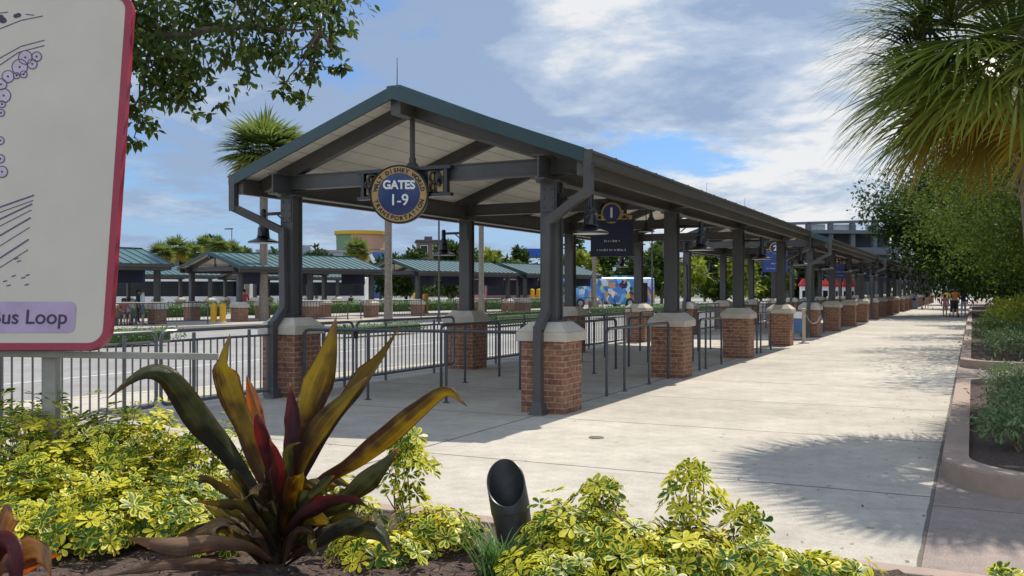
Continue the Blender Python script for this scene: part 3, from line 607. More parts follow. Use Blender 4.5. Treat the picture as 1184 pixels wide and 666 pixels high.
def fence(x, y0, y1, label, legs=2, h=1.07, zb=.12, side=0):
    ln = y1-y0; t = empty('picket_fence', (x, y0, 0), 0, label, 'fence', 'picket fence panels along the road')
    r = .10; mb = MB(); a = arch_pts(0, ln, h, r)
    lo = [(0, 0, zb+r)]+[(0, r-r*math.cos(q), zb+r-r*math.sin(q)) for q in (R(30), R(60), R(90))]+[(0, ln-r+r*math.sin(q), zb+r-r*math.cos(q)) for q in (0, R(30), R(60), R(90))]
    mb.tube(lo+[(0, ln, h-r)]+[p for p in reversed(a[2:-2])]+[(0, 0, h-r), (0, 0, zb+r)], .024, 8); mb.build('frame', M['steel_lit'], t, smooth=True)
    mb = MB(); mb.tube([(0, .02, h-.13), (0, ln-.02, h-.13)], .018, 6)
    n = int(ln/.125)
    for i in range(1, n): y = ln*i/n; mb.tube([(0, y, zb+.0), (0, y, h-.135)], .0115, 6)
    mb.build('pickets', M['steel_lit'], t)
    for i in range(legs): y = ln*(.25+.5*i) if legs == 2 else ln*(i+.5)/legs; mb = MB(); mb.tube([(.035, y, 0), (.035, y, h-.03)], .024, 8); mb.build('leg', M['steel_lit'], t)
    return t
XF = -9.42
fence(XF, 8.95, 11.1, 'grey picket fence panel just left of the front road-side pier')
fence(XF, 6.72, 8.87, 'grey picket fence panel seen below the right corner of the map sign')
fence(XF, 4.5, 6.64, 'grey picket fence panel seen at the left edge below the map sign')
fence(XF, 12.0, 13.15, 'short grey picket gate beside the front road-side pier')
fence(XF, 13.25, 16.6, 'long grey picket fence panel between the first two road-side piers')
mb = MB(); mb.box(-.03, .03, -.06, .06, -.06, .06); o = mb.build('gate_latch', M['black']); o.location = (XF, 13.2, .85); tag(o, 'small black latch box joining the picket gate and the long fence panel', 'latch')
for k in range(1, 12):
    if k % 4 == 3: continue
    fence(XF, Y1+k*SP+.6, Y1+(k+1)*SP-.6, f'long grey picket fence panel on the road side of the {ordn[k//4]} shelter, bay {["one","two","three"][k%4]}', 3)
# ------------------------------------------------------------------ map sign
def map_sign():
    zs = 6.3; k = zs/F; base = W(592, 405, zs); lean = R(9.2)
    t = empty('map_sign', CW((47-592)*k, zs+.06, .1), TH, 'large off-white bus loop map board with crimson edging, cut off at the left', 'sign')
    ox = (47-592)*k
    Hb = EYE-(405-V0)*k-.1
    T = Matrix.Translation((0, -.06, Hb)) @ Matrix.Rotation(-lean, 4, 'X') @ Matrix.Rotation(R(90), 4, 'X')       # local: x right, y up the board, z to the viewer
    ht = 2.56; x1 = (126.5-592)*k-ox; x0 = x1-2.4; rr = .145
    def outline(i):
        r = rr-i; return [(x, y) for x, y in rrect(x0+i, x1-i, i, ht-i, r, 8)]
    mb = MB(); mb.prism(outline(.004), -.05, .0, T); mb.build('back_panel', M['post'], t)
    a, b = outline(0), outline(.048); n = len(a); mb = MB()
    vs = [(*p, z) for z in (-.052, .012) for p in a]+[(*p, .012) for p in b]+[(*p, .002) for p in b]; fs = []
    for l in ((0, 1), (1, 2), (2, 3)):
        for i in range(n): fs.append((l[0]*n+i, l[0]*n+(i+1) % n, l[1]*n+(i+1) % n, l[1]*n+i))
    mb.add(vs, fs, T); mb.build('edging', M['red'], t)
    mb = MB(); mb.add([(*p, .006) for p in outline(.046)], [tuple(range(n))], T); mb.build('face', M['signface'], t)
    def px(u, v):      # photograph position -> board coordinates
        tv = (V0-v)/F; yy = (zs*tv-(Hb+.1-EYE))/(math.cos(lean)-tv*math.sin(lean)); z = zs+yy*math.sin(lean); return ((u-592)/F*z-ox, yy)
    mb = MB(); mp = MB(); md = MB()
    def stroke(m_, pts, w=.008, z=.0085):
        for p, q in zip(pts[:-1], pts[1:]):
            p, q = Vector((*px(*p), z)), Vector((*px(*q), z)); d = (q-p).normalized(); nn = Vector((-d.y, d.x, 0))*w/2; m_.add([p-nn, q-nn, q+nn, p+nn], [(0, 1, 2, 3)], T)
    for cx, cy, r in ((30, 67, 8), (43, 66, 5.6), (23.5, 78, 9), (38, 74.5, 5.6), (10, 89, 7), (28, 86.5, 4), (20, 88, 3.5), (2, 98, 6.5), (5, 111, 8), (3, 121, 4), (2, 131, 4), (1, 163, 4.5), (1, 184, 5), (3, 199, 6.5), (-9, 100, 8), (-14, 118, 9)):
        stroke(mb, [(cx+r*math.cos(i*math.pi/8), cy+r*math.sin(i*math.pi/8)) for i in range(17)],   .007, .0095)
        mp = MB(); mp.add([(*px(cx+r*.95*math.cos(i*math.pi/8), cy+r*.95*math.sin(i*math.pi/8)), .0085+.00005*(cx % 7)) for i in range(16)], [tuple(range(15, -1, -1))], T); mp.build('tree_symbol', M['palelilac'], t)
        md.add([(*px(cx+1.3*math.cos(i*math.pi/4), cy+1.3*math.sin(i*math.pi/4)), .0097) for i in range(8)], [tuple(range(7, -1, -1))], T)
    for cx, cy, r in ((4, 24, 4.4), (2, 20, 3), (19, 19, 3), (22, 18, 3.2)): md.add([(*px(cx+r*math.cos(i*math.pi/6), cy+r*.8*math.sin(i*math.pi/6)), .0088+.0001*(cx % 5)) for i in range(12)], [tuple(range(11, -1, -1))], T)
    for pts in ([(-20, 44), (0, 34), (25, 24), (50, 19)], [(-20, 82), (0, 68), (25, 54), (52, 47)], [(-20, 92), (0, 76), (22, 61), (52, 53)], [(-10, 17), (10, 14.5)], [(30, 17), (40, 18)]): stroke(mb, pts, .007)
    for i, (a, b) in enumerate(((240, 226), (246, 232), (254, 236), (262, 243), (273, 252), (285, 263), (299, 277), (310, 289))): stroke(mb, [(-30, a+9), (0, a), (40-i, b)], .006 if i % 2 else .011)
    for u, v in ((4, 326), (14, 320), (25, 322), (30, 319), (8, 331), (29, 330), (17, 300), (20, 303)): stroke(mb, [(u, v), (u+5, v-1.5)], .008)
    mb.build('plan_lines', M['purple'], t); md.build('plan_dots', M['plum'], t)
    c0 = px(-75, 385); c1 = px(89.5, 349); mb = MB(); mb.add([(x, y, .0085) for x, y in rrect(c0[0], c1[0], c0[1], c1[1], .045, 6)], [tuple(range(28))], T); mb.build('name_patch', M['lilac'], t)
    p = px(78.5, 374.5); text('Bus Loop', .137, M['plum'], t, T @ Matrix.Translation((p[0], p[1], .0105)), align='RIGHT', bold=.0015, ext=.0008)
    mb = MB(); mb.box(-.046, .046, .05, .13, -.1, Hb+.3); mb.build('post', M['post'], t, bevel=.006)
    mb = MB(); mb.beam((-1.9, .02, EYE-.1-(405.5-V0)*k), ((248-47)*k, .02, EYE-.1-(413.5-V0)*k), .03, .045); mb.build('crossbar', M['post'], t, bevel=.004)
map_sign()

# ------------------------------------------------------------------ far bus-loop shelters, same family, smaller
FR = -(TH*0)+TH-R(DA)       # heading of the far row: their +Y turned clockwise from the view axis
def farsh(a, b, label, n=3, sp=4.75):
    # EC(a, b): near right eave corner; roof half width 2.6
    p = EC(a+.45, b-2.6); return shelter((p.x, p.y, 0), FR, label, n=n, sp=sp, hw=2.05, ew=2.6, eH=2.86, rH=3.66, pH=1.02, pw=.62, ov=.45, seam=.5, spouts=False, rod=False, cap=.3)
farsh(-14.3, .1, 'teal roofed bus shelter across the road, half hidden by the map sign')
farsh(0, 0, 'teal roofed bus shelter across the road behind the front road-side lamp')
farsh(13.6, 0, 'teal roofed bus shelter across the road behind the second road-side lamp')
farsh(25.2, 0, 'teal roofed bus shelter across the road behind the front walkway-side column')
for i, a in enumerate((-10, 4, 18)):
    farsh(a+3, -25.5, f'{["leftmost","middle","rightmost"][i]} teal roofed shelter in the rear row across the road')
for i, (a, nm) in enumerate(((-14.3, 'leftmost'), (0, 'second'), (13.6, 'third'), (25.2, 'fourth'))):
    for j, da in enumerate((1.6, 5.6, 9.0)):
        p = EC(a+da, -1.1-.9*(j % 2)); t = empty('hanging_sign', (p.x, p.y, 1.95), FR+R(20), f'dark hanging panel under the {nm} bus shelter roof, {["near end","middle","far end"][j]}', 'sign', 'dark panels hanging in the bus shelters')
        mb = MB(); mb.box(-.75, .75, -.06, .06, 0, .62); mb.build('panel', M['navy2'], t, bevel=.02); mb = MB(); mb.box(-.5, -.46, -.02, .02, .62, 1.0); mb.box(.46, .5, -.02, .02, .62, 1.0); mb.build('hanger', M['black'], t)
# low hedges
def hedge(name, pts, w, h, label, lm='hedge', ln=.09, dens=900, seed=3):
    t = empty(name, (pts[0][0], pts[0][1], 0), 0, label, 'hedge'); o = Vector((pts[0][0], pts[0][1], 0)); g = np.random.default_rng(seed); bl = []
    for p, q in zip(pts[:-1], pts[1:]):
        p, q = Vector((p[0], p[1], 0))-o, Vector((q[0], q[1], 0))-o; L = (q-p).length; n = max(1, int(L/(w*.9)))
        for i in range(n+1): c = p.lerp(q, i/max(1, n)); bl.append((c.x, c.y, h*.55, w*.62, w*.62, h*.5*(.9+.25*g.random())))
    foliage('foliage', bl, ln, L_[lm], t, dens, seed=seed, shell=.75, wd=.7)
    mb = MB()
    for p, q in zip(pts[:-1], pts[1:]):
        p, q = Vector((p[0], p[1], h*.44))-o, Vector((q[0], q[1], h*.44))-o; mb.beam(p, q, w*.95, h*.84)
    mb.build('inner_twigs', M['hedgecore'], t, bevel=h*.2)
    return t
def eline(a0, a1, b): return [tuple(EC(a, b)[:2]) for a in (a0, a1)]
hedge('clipped_hedge', eline(-34, 6, -9.6), 1.3, .85, 'long green clipped hedge behind the left bus shelters', ln=.11, dens=1300)
hedge('clipped_hedge', eline(8, 40, -9.6), 1.3, .85, 'long green clipped hedge behind the middle bus shelters', ln=.11, dens=1300)
def gl(*uv): return [tuple(GP(u, v)[:2]) for u, v in uv]
hedge('low_hedge', gl((60, 399), (190, 394)), 1.1, .42, 'low green hedge strip across the road below the map sign corner', ln=.06, dens=2200)
hedge('low_hedge', gl((395, 387), (478, 382)), .8, .35, 'low green hedge strip beyond the fence left of the second road-side pier', ln=.06, dens=2000)
hedge('low_hedge', gl((562, 376), (640, 370)), 1.1, .55, 'low green hedge strip right of the second road-side pier', ln=.06, dens=2000)
hedge('low_hedge', gl((690, 366), (760, 362), (860, 357)), 1.1, .6, 'long low green hedge beyond the fence behind the second and third bays', ln=.09, dens=1200)
# tan low wall fronting the far platform
slab('far_kerb', ecpoly(-40, 75, 3.0, 3.25)[::-1], -.125, .02, M['kerbg'])
def bollard(u, v, label):
    z = EYE*F/(v-V0); t = empty('bollard', CW((u-592)/F*z, z, 0), 0, label, 'bollard', 'yellow bollards'); h = 22*z/F; r = 3.6*z/F
    mb = MB(); mb.lathe([(r, 0), (r, h-.10), (r*.9, h-.04), (r*.5, h), (0, h+.01)], 18); mb.build('post', M['yellow'], t, smooth=True)
    mb = MB(); mb.lathe([(r*1.25, 0), (r*1.25, .03), (r, .05)], 18); mb.build('collar', M['cap'], t)
for u, v, l in ((247, 373, 'left one of the two yellow bollards before the left bus shelter'), (257.5, 373, 'right one of the two yellow bollards before the left bus shelter'), (481, 361, 'left one of the yellow bollards left of the second road-side column'), (491.5, 362, 'right one of the yellow bollards left of the second road-side column'),
                (614.5, 356, 'left yellow bollard beside the front walkway-side column'), (623.5, 356, 'right yellow bollard beside the front walkway-side column')): bollard(u, v, l)
# fence rail along the far platform
def bar_fence(a0, a1, b, label, h=1.05, n=5):
    p, q = EC(a0, b), EC(a1, b); t = empty('railing', p, math.atan2((q-p).y, (q-p).x)-R(90), label, 'railing', 'railings on the far platform'); ln = (q-p).length
    mb = MB(); mb.tube(arch_pts(0, ln, h, .1), .035, 6); mb.build('rail', M['steel'], t); mb = MB(); mb.tube([(0, 0, .2), (0, ln, .2)], .025, 6)
    k = int(ln/.2)
    for i in range(1, k): mb.tube([(0, ln*i/k, .2), (0, ln*i/k, h)], .012, 4, cap=False)
    mb.build('pickets', M['steel'], t)
for i, (a0, a1) in enumerate(((-24, -19), (-18.5, -14), (-12.5, -8.5), (-8, -3), (1.5, 6), (7, 12), (15, 20), (21, 26), (28, 33))):
    bar_fence(a0, a1, 1.6, f'{["first","second","third","fourth","fifth","sixth","seventh","eighth","ninth"][i]} dark railing along the far platform edge, counted from the left')
# poles
def pole(u, vb, top_v, r, name, label, m='steel', z=None, head=False):
    z = z or EYE*F/(vb-V0); h = EYE+(V0-top_v)/F*z; t = empty(name, CW((u-592)/F*z, z, 0), 0, label, 'pole'); mb = MB(); mb.tube([(0, 0, -.1), (0, 0, h)], [r, r*.7], 10); mb.build('shaft', M[m], t, smooth=True)
    mb = MB(); mb.lathe([(r*2.2, 0), (r*2.2, .25), (r*1.3, .32)], 12); mb.build('base', M[m], t)
    if head: mb = MB(); mb.box(-1.1, .1, -.12, .12, h-.02, h+.12); mb.build('lamp_head', M['steel'], t)
pole(507.5, 372, 205, .06, 'light_pole', 'thin dark pole rising left of the second road-side column')
pole(754, 366, 240, .06, 'light_pole', 'thin dark pole between the second walkway-side column and the gate number sign')
pole(268, 352, 265, .07, 'street_lamp', 'distant single-arm street lamp above the left palms', z=120, head=True)

# ------------------------------------------------------------------ palms
def fan_frond(V, Q, Rn, Ed, base, dirv, ln, wdeg, nseg, g, hang=.35, rnd=.4, leafw=.03):
    """a palmate frond: pleated blade of narrow leaflets fanning from the petiole end"""
    dirv = dirv/np.linalg.norm(dirv); up = np.array([0, 0, 1.0]); side = np.cross(dirv, up); ns = np.linalg.norm(side); side = side/ns if ns > .05 else np.array([1., 0, 0]); nrm = np.cross(side, dirv)
    for i in range(nseg):
        a = R(wdeg)*(i/(nseg-1)-.5)*2; l = ln*(.62+.38*math.cos(a*.75))*(.92+.16*g.random()); d = dirv*math.cos(a)+side*math.sin(a)
        d = d+nrm*(.10*abs(math.sin(a))+.05*g.normal()); b0 = len(V); w = leafw*l*2; n = 5; rr = float(np.clip(rnd+.12*g.normal(), 0, 1)); pp = base.copy(); dd = d/np.linalg.norm(d); wd = np.cross(dd, nrm); wd /= np.linalg.norm(wd)+1e-9
        h = hang*(.6+.8*g.random())
        for k in range(n+1):
            f = k/n; ww = w*(.35+1.1*f if f < .5 else 1.8*(1-f)+.02)*.5; V.append(pp-wd*ww); V.append(pp+wd*ww+nrm*ww*.5); Rn += [rr, rr]; Ed += [f*.9, f*.9]
            dd = dd+np.array([0, 0, -h*(f**2.2)*.75]); dd /= np.linalg.norm(dd); pp = pp+dd*l/n
        for k in range(n): Q.append((b0+2*k, b0+2*k+1, b0+2*k+3, b0+2*k+2))
def palm(name, loc, H, cr, label, nf=34, nseg=26, tr=.17, seed=1, lean=(0, 0), old=.25, group=None, boots=True, matk='palm', lo=-.85, hang=.45, leafw=.028, pet=.38):
    t = empty(name, loc, 0, label, 'palm tree', group); g = np.random.default_rng(seed)
    mb = MB(); pts = [(lean[0]*f*f, lean[1]*f*f, -.1+(H+.1)*f) for f in np.linspace(0, 1, 9)]; mb.tube(pts, [tr*(1.25-.3*min(1, f*4)) for f in np.linspace(0, 1, 9)], 12); tk = mb.build('trunk', M['palmbark'], t, smooth=True)
    if boots:
        mb = MB(); rr = random.Random(seed)
        for i in range(46):
            f = .55+.45*i/46; a = i*2.4; z = H*f; b = Vector((lean[0]*f*f, lean[1]*f*f, z)); d = Vector((math.cos(a), math.sin(a), .9)); mb.beam(b+d*tr*.5, b+d*tr*(1.6+.5*rr.random()), .07, .03)
        mb.build('leaf_bases', M['palmbark'], tk)
    V, Q, Rn, Ed = [], [], [], []; V2, Q2, R2, E2 = [], [], [], []; pm = MB(); top = np.array([lean[0], lean[1], H])
    for i in range(nf):
        f = i/(nf-1); el = math.asin(1-(1-lo)*f)*.92+.08*g.normal(); az = i*2.39996+.3*g.normal(); d = np.array([math.cos(az)*math.cos(el), math.sin(az)*math.cos(el), math.sin(el)])
        pl = cr*pet*(.85+.3*g.random()); b = top+d*pl+np.array([0, 0, -.06*pl]); pm.tube([top+d*.05, top+d*pl*.5+np.array([0, 0, .04*pl]), b], [.022, .014, .01], 5)
        isold = f > 1-old
        dd = d+np.array([0, 0, -.25-.25*max(0, -d[2])])
        if isold: fan_frond(V2, Q2, R2, E2, b, dd, cr*(1-pet)*(.75+.35*g.random()), 78, nseg, g, hang*1.15, .4, leafw)
        else: fan_frond(V, Q, Rn, Ed, b, dd, cr*(1-pet)*1.12, 100, nseg, g, hang, .15+.5*f, leafw)
    pm.build('petioles', L_['palm'], t)
    npmesh('fronds', np.array(V), np.array(Q), L_[matk], t, dict(rnd=Rn, edge=Ed))
    if V2: npmesh('old_fronds', np.array(V2), np.array(Q2), L_['palmold'], t, dict(rnd=R2, edge=E2))
    return t
# near palm on the right, and its neighbours
palm('palm_tree', (.72, 11.8, .1), 4.25, 2.15, 'big fan palm leaning in at the upper right, older fronds yellowing below', nf=96, nseg=40, tr=.15, seed=4, lean=(-.30, .1), old=.13, hang=.5, leafw=.020, pet=.47)
palm('palm_tree', (1.9, 14.6, .1), 4.3, 2.0, 'dark fan palm at the right edge behind the big one', nf=60, nseg=44, leafw=.014, tr=.17, seed=9, lean=(-.2, 0), old=.15, hang=.5)
def palm_at(u, vb, vc, rpx, label, seed, z=None, **k):
    k = dict(dict(lo=-1.0, hang=.6, old=.3, matk='palmfar'), **k); k['nf'] = int(k.get('nf', 30)*1.6); k['nseg'] = int(k.get('nseg', 14)*1.3); rpx *= 1.08
    z = z or EYE*F/(vb-V0); p = CW((u-592)/F*z, z, 0); H = EYE+(V0-vc)/F*z; palm('palm_tree', p, H, rpx*z/F, label, seed=seed, **k)
palm_at(305, 371, 178, 52, 'tall cabbage palm behind the left eave of the nearest shelter', 21, tr=.22, nf=40, nseg=18, boots=False, hang=.4, leafw=.05, lo=-.75)
palm_at(449, 372, 176, 46, 'tall palm whose trunk stands below the round gates sign', 22, tr=.2, nf=36, nseg=16, boots=False, leafw=.05)
palm_at(556.5, 366, 190, 40, 'slim tall palm just right of the second road-side column', 23, tr=.17, nf=36, nseg=16, boots=False, leafw=.05)
palm_at(687, 360, 232, 28, 'slim tall palm before the colourful bus', 24, tr=.17, nf=30, nseg=14, boots=False, leafw=.05)
for i, (u, vc, r) in enumerate(((186, 294, 17), (204, 288, 17), (222, 293, 16), (252, 287, 15), (268, 290, 14), (236, 283, 13))):
    palm_at(u, 0, vc, r, f'{["leftmost","second","third","fifth","sixth","fourth"][i]} of the palm crowns above the left bus shelters', 30+i, z=105+4*i, tr=.3, nf=30, nseg=13, boots=False, leafw=.07, lo=-.8)
palm_at(413, 0, 290, 17, 'bushy palm in front of the round pink and green building', 41, z=120, tr=.3, nf=34, nseg=13, boots=False, leafw=.07)

# ------------------------------------------------------------------ trees
def tree(loc, H, blobs, label, lm='tree', ln=.12, dens=500, tr=.12, bark='bark', seed=1, limbs=True, clump=0, name='tree', cat='tree', fork=.4, tpl=LEAF4, wd=.5, shell=.35, group=None, lean=(0, 0), lo=-.75):
    t = empty(name, loc, 0, label, cat, group); g = random.Random(seed); mb = MB(); fk = Vector((lean[0], lean[1], H*fork)); limb(mb, (0, 0, -.15), fk, tr*1.15, tr*.8, seed, .02)
    if limbs:
        for i, b in enumerate(blobs[:14]):
            p = limb(mb, fk-Vector((0, 0, g.random()*H*.08)), (b[0], b[1], b[2]), tr*.62, tr*.13, seed+i, .07)
            for k in range(3): d = Vector((g.uniform(-1, 1)*b[3], g.uniform(-1, 1)*b[4], g.uniform(-.6, .9)*b[5]))*.8; limb(mb, p[4], Vector(b[:3])+d, tr*.2, tr*.05, seed+i*7+k, .08, 4)
    mb.build('trunk', M[bark], t, smooth=True); foliage('crown', blobs, ln, L_[lm], t, dens, seed=seed, clump=clump, tpl=tpl, wd=wd, shell=shell, lo=lo)
    return t
def crown(g, n, R0, H0, H1, sq=.8, r=(.35, .6)):
    out = []
    for i in range(n):
        a = g.uniform(0, 6.28); f = g.random()**.6; hh = g.random(); z = H0+(H1-H0)*hh; rr = R0*f*math.sqrt(max(.15, 1-(2*hh-1)**2)); k = R0*g.uniform(*r); out.append((rr*math.cos(a), rr*math.sin(a), z, k, k, k*sq))
    return out
# oak whose bough hangs in at the upper left (trunk hidden behind / beside the map sign)
ok = CW(-6.1, 8.0, 0)
def rel(u, v, z): return W(u, v, z)-ok
B = []
g = random.Random(5)
for (u, v, z, r) in ((165, 30, 8, .42), (215, 10, 8.2, .45), (260, 20, 8, .40), (300, 5, 8.2, .42), (345, 12, 8, .36), (375, 0, 8, .32), (170, 80, 8, .36), (205, 60, 7.8, .36), (235, 85, 8, .30), (190, 112, 8, .26), (160, 130, 8, .25), (275, 62, 7.9, .26), (315, 50, 8, .26), (345, 70, 8.1, .22), (330, 100, 8, .15), (355, 112, 8.1, .11), (380, 45, 8, .20), (395, 70, 8, .12), (155, 160, 8, .13), (240, 120, 8, .12), (120, 40, 8, .5), (60, 60, 8, .6), (130, -60, 8.4, .7), (230, -70, 8.2, .7), (330, -60, 8.3, .6), (0, -20, 8.5, .8), (-90, 0, 8, .9), (-60, -150, 8.5, 1.0), (80, -160, 8, .9), (190, -190, 8.5, .8), (290, -160, 8, .7)):
    p = rel(u, v, z); B.append((p.x, p.y, p.z, r, r*1.2, r*.8))
def bough_oak():
    t = empty('oak_tree', ok, 0, 'oak bough with small dark leaves hanging in at the upper left', 'tree'); mb = MB(); fk = Vector((.1, .1, 3.0)); limb(mb, (0, 0, -.2), fk, .2, .15, 3, .03)
    knots = [rel(60, 40, 8), rel(180, 45, 8), rel(290, 30, 8), rel(370, 35, 8)]; limb(mb, fk, knots[0], .11, .07, 4); prev = limb(mb, knots[0], knots[1], .06, .04, 5); limb(mb, knots[1], knots[2], .04, .022, 6); limb(mb, knots[2], knots[3], .022, .008, 7)
    for i, b in enumerate(B): k = min(knots+[fk], key=lambda q: (q-Vector(b[:3])).length); limb(mb, k, b[:3], .016, .004, 10+i, .08)
    limb(mb, rel(345, 75, 8.1), rel(408, 78, 8), .006, .003, 91); limb(mb, fk, (-.5, .3, 5.2), .13, .06, 8)
    mb.build('trunk', M['bark'], t, smooth=True); foliage('crown', B, .082, L_['oak'], t, 2300, wd=.48, seed=12, clump=13, shell=.1, tpl=LEAF8, droop=.5, lo=-1)
bough_oak()
# trees over the planters on the right
def rt(x, y, H, R0, H0, label, lm, seed, ln=.13, dens=420, bark='redbark', tr=.09, n=16, ox=0, **k):
    g = random.Random(seed); tree((x, y, .1), H, [(b[0]+ox,)+b[1:] for b in crown(g, n, R0, H0, H)], label, lm, ln, dens, tr, bark, seed, clump=14, **k)
rt(2.9, 23.5, 8.6, 3.2, 2.9, 'crape myrtle with a reddish trunk at the right edge, behind the second planter corner', 'tree', 51, ox=-.6, ln=.10, dens=620, n=26, fork=.5, tr=.1)
rt(2.6, 31.0, 8.6, 3.3, 2.8, 'leafy tree directly behind the reddish trunk tree', 'tree', 52, ox=-1.2, ln=.12, dens=480, n=26)
rt(2.0, 39.0, 6.6, 3.3, 2.6, 'bright green tree third along the planter', 'tree', 53, ox=-.2, ln=.15, dens=420, n=20)
rt(2.4, 49.0, 7.4, 3.8, 2.6, 'dense dark tree fourth along the planter', 'dark', 54, ox=.2, ln=.2, dens=330, n=22)
rt(2.6, 64.0, 8.6, 5.4, 2.4, 'broad dark oak reaching furthest over the walkway', 'dark', 55, ox=-3.0, ln=.24, dens=300, n=26, tr=.2, bark='bark')
rt(3.5, 74.0, 11, 5.0, 2.6, 'far dark oak behind the broad one', 'dark', 56, ln=.3, dens=230, n=24, tr=.2, bark='bark')
rt(1.8, 92.0, 11, 5.0, 2.6, 'farther oak over the end of the walkway', 'dark', 57, ln=.36, dens=190, n=24, tr=.2, bark='bark')
rt(2.5, 118.0, 12, 6.0, 2.2, 'last oak closing the view along the walkway', 'dark', 58, ln=.45, dens=160, n=24, tr=.2, bark='bark')
rt(5.6, 27.0, 9.5, 3.6, 2.2, 'leafy tree further right behind the reddish trunk', 'dark', 59, ln=.16, dens=380, n=20)
rt(6.0, 38.0, 11.5, 4.4, 1.8, 'dense tree set back on the right of the planter', 'dark', 60, ln=.22, dens=300, n=22)
rt(7.0, 54.0, 14, 5.4, 1.6, 'tall dense tree set far back on the right', 'dark', 61, ln=.3, dens=230, n=22)
rt(2.6, 12.6, 7.4, 2.5, 4.2, 'light green tree just outside the right edge above the near planter', 'yel', 62, ln=.12, dens=420, n=24)
# background tree line, each its own tree
bt = 0
def far_tree(u, v_top, wpx, z, lm, seed, label, kind=0):
    g = random.Random(seed); p = CW((u-592)/F*z, z, -.1); H = EYE+(V0-v_top+15)/F*z; R0 = wpx*z/F*.5
    tree(p, H, crown(g, 13, R0, H*.22, H*.86, .8, (.32, .55)), label, lm, .028*z/6+.12, 150, .2, 'bark', seed, clump=10, shell=.4, group='trees behind the bus loop', limbs=False)
fl = [(640, 306, 44, 118, 'tree'), (668, 298, 40, 122, 'yel'), (700, 300, 44, 125, 'tree'), (668, 280, 26, 150, 'dark'), (735, 294, 46, 120, 'dark'), (765, 290, 44, 124, 'tree'), (765, 282, 30, 150, 'dark'), (796, 300, 40, 112, 'yel'), (826, 296, 50, 120, 'tree'), (815, 280, 36, 150, 'dark'), (858, 300, 44, 110, 'yel'), (890, 306, 46, 118, 'tree'), (880, 292, 44, 150, 'dark'), (925, 300, 50, 130, 'dark'), (960, 296, 50, 140, 'tree'),
      (572, 300, 34, 130, 'yel'), (603, 298, 34, 128, 'dark'), (590, 306, 30, 122, 'tree'), (520, 293, 44, 150, 'dark'), (545, 296, 34, 140, 'tree'), (470, 295, 44, 150, 'dark'), (440, 305, 36, 150, 'dark'), (365, 303, 50, 150, 'dark'), (310, 304, 44, 150, 'dark'), (160, 305, 46, 130, 'dark'), (200, 300, 50, 135, 'dark'), (245, 282, 30, 140, 'dark'), (275, 300, 40, 135, 'tree'), (110, 300, 60, 130, 'dark'), (50, 300, 60, 130, 'dark')]
kindn = dict(tree='mid green', yel='yellow-green', dark='dark green')
fl_s = sorted(fl)
for i, a in enumerate(fl_s): far_tree(*a[:4], a[4], 100+i, f'{kindn[a[4]]} background tree number {i+1} from the left in the tree line' if False else f'{kindn[a[4]]} tree in the line behind the bus loop')
slab('far_woods_ground', [(-300, 260), (400, 260), (400, 262), (-300, 262)], -.12, -.1, M['grass'])
def woods():
    g = np.random.default_rng(77); bl = []
    for i in range(210):
        u = -80+1350*i/210; z = 210+40*g.random(); p = CW((u-592)/F*z, z, 0); h = 5+3.5*g.random()+ (5 if u > 880 else 0); bl.append((p.x, p.y, h*.5, 4.5, 4.5, h*.55))
    o = foliage('distant_woods', bl, 1.1, L_['dark'], None, 11, seed=78, shell=.6); tag(o, 'dark band of distant woods along the horizon', 'woods', kind='stuff')
woods()

# ------------------------------------------------------------------ planter shrubs
def shrub(name, loc, blobs, label, lm, ln, dens, seed, cat='shrub', group=None, wd=.45, stems=8, tpl=LEAF4, **k):
    t = empty(name, loc, 0, label, cat, group); mb = MB(); g = random.Random(seed)
    for i in range(stems):
        b = blobs[i % len(blobs)]; limb(mb, (g.uniform(-.1, .1), g.uniform(-.1, .1), -.05), (b[0]+g.uniform(-.5, .5)*b[3], b[1]+g.uniform(-.5, .5)*b[4], b[2]+g.uniform(-.2, .6)*b[5]), .012, .004, seed+i, .08, 4)
    mb.build('stems', M['stemw'], t); foliage('foliage', blobs, ln, L_[lm], t, dens, seed=seed, wd=wd, tpl=tpl, **k); return t
def bush(x, y, r, h, label, lm, seed, ln=.06, dens=1500, **k):
    g = random.Random(seed); bl = [(g.uniform(-.4, .4)*r, g.uniform(-.4, .4)*r, h*g.uniform(.4, .62), r*g.uniform(.5, .75), r*g.uniform(.5, .75), h*g.uniform(.35, .5)) for _ in range(5)]
    shrub('bush', (x, y, .1), bl, label, lm, ln, dens, seed, **k)
pl1 = [(.48, 10.0, .52, .5), (.52, 11.6, .55, .55), (1.15, 9.5, .6, .6), (1.35, 10.9, .7, .65), (.5, 13.4, .52, .5), (1.5, 13.2, .7, .6), (2.7, 10.4, .7, .65), (.5, 15.2, .5, .5), (1.7, 15.0, .7, .6), (2.8, 12.4, .8, .65), (2.8, 14.5, .8, .65)]
for i, (x, y, r, h) in enumerate(pl1):
    bush(x, y, r, h, f'silvery green bushy plant in the near planter, {["at its front corner","along its walkway edge before the middle","front row beside the corner plant","second row behind the corner","along its walkway edge past the middle","middle of the planter past the corner","front row at the right picture edge","last but one on the walkway edge","far end second row","right edge second row","right edge far row"][i]}', 'lant', 200+i, ln=.07, dens=2600, wd=.28, group='bushes in the near planter', shell=.3)
i = 0
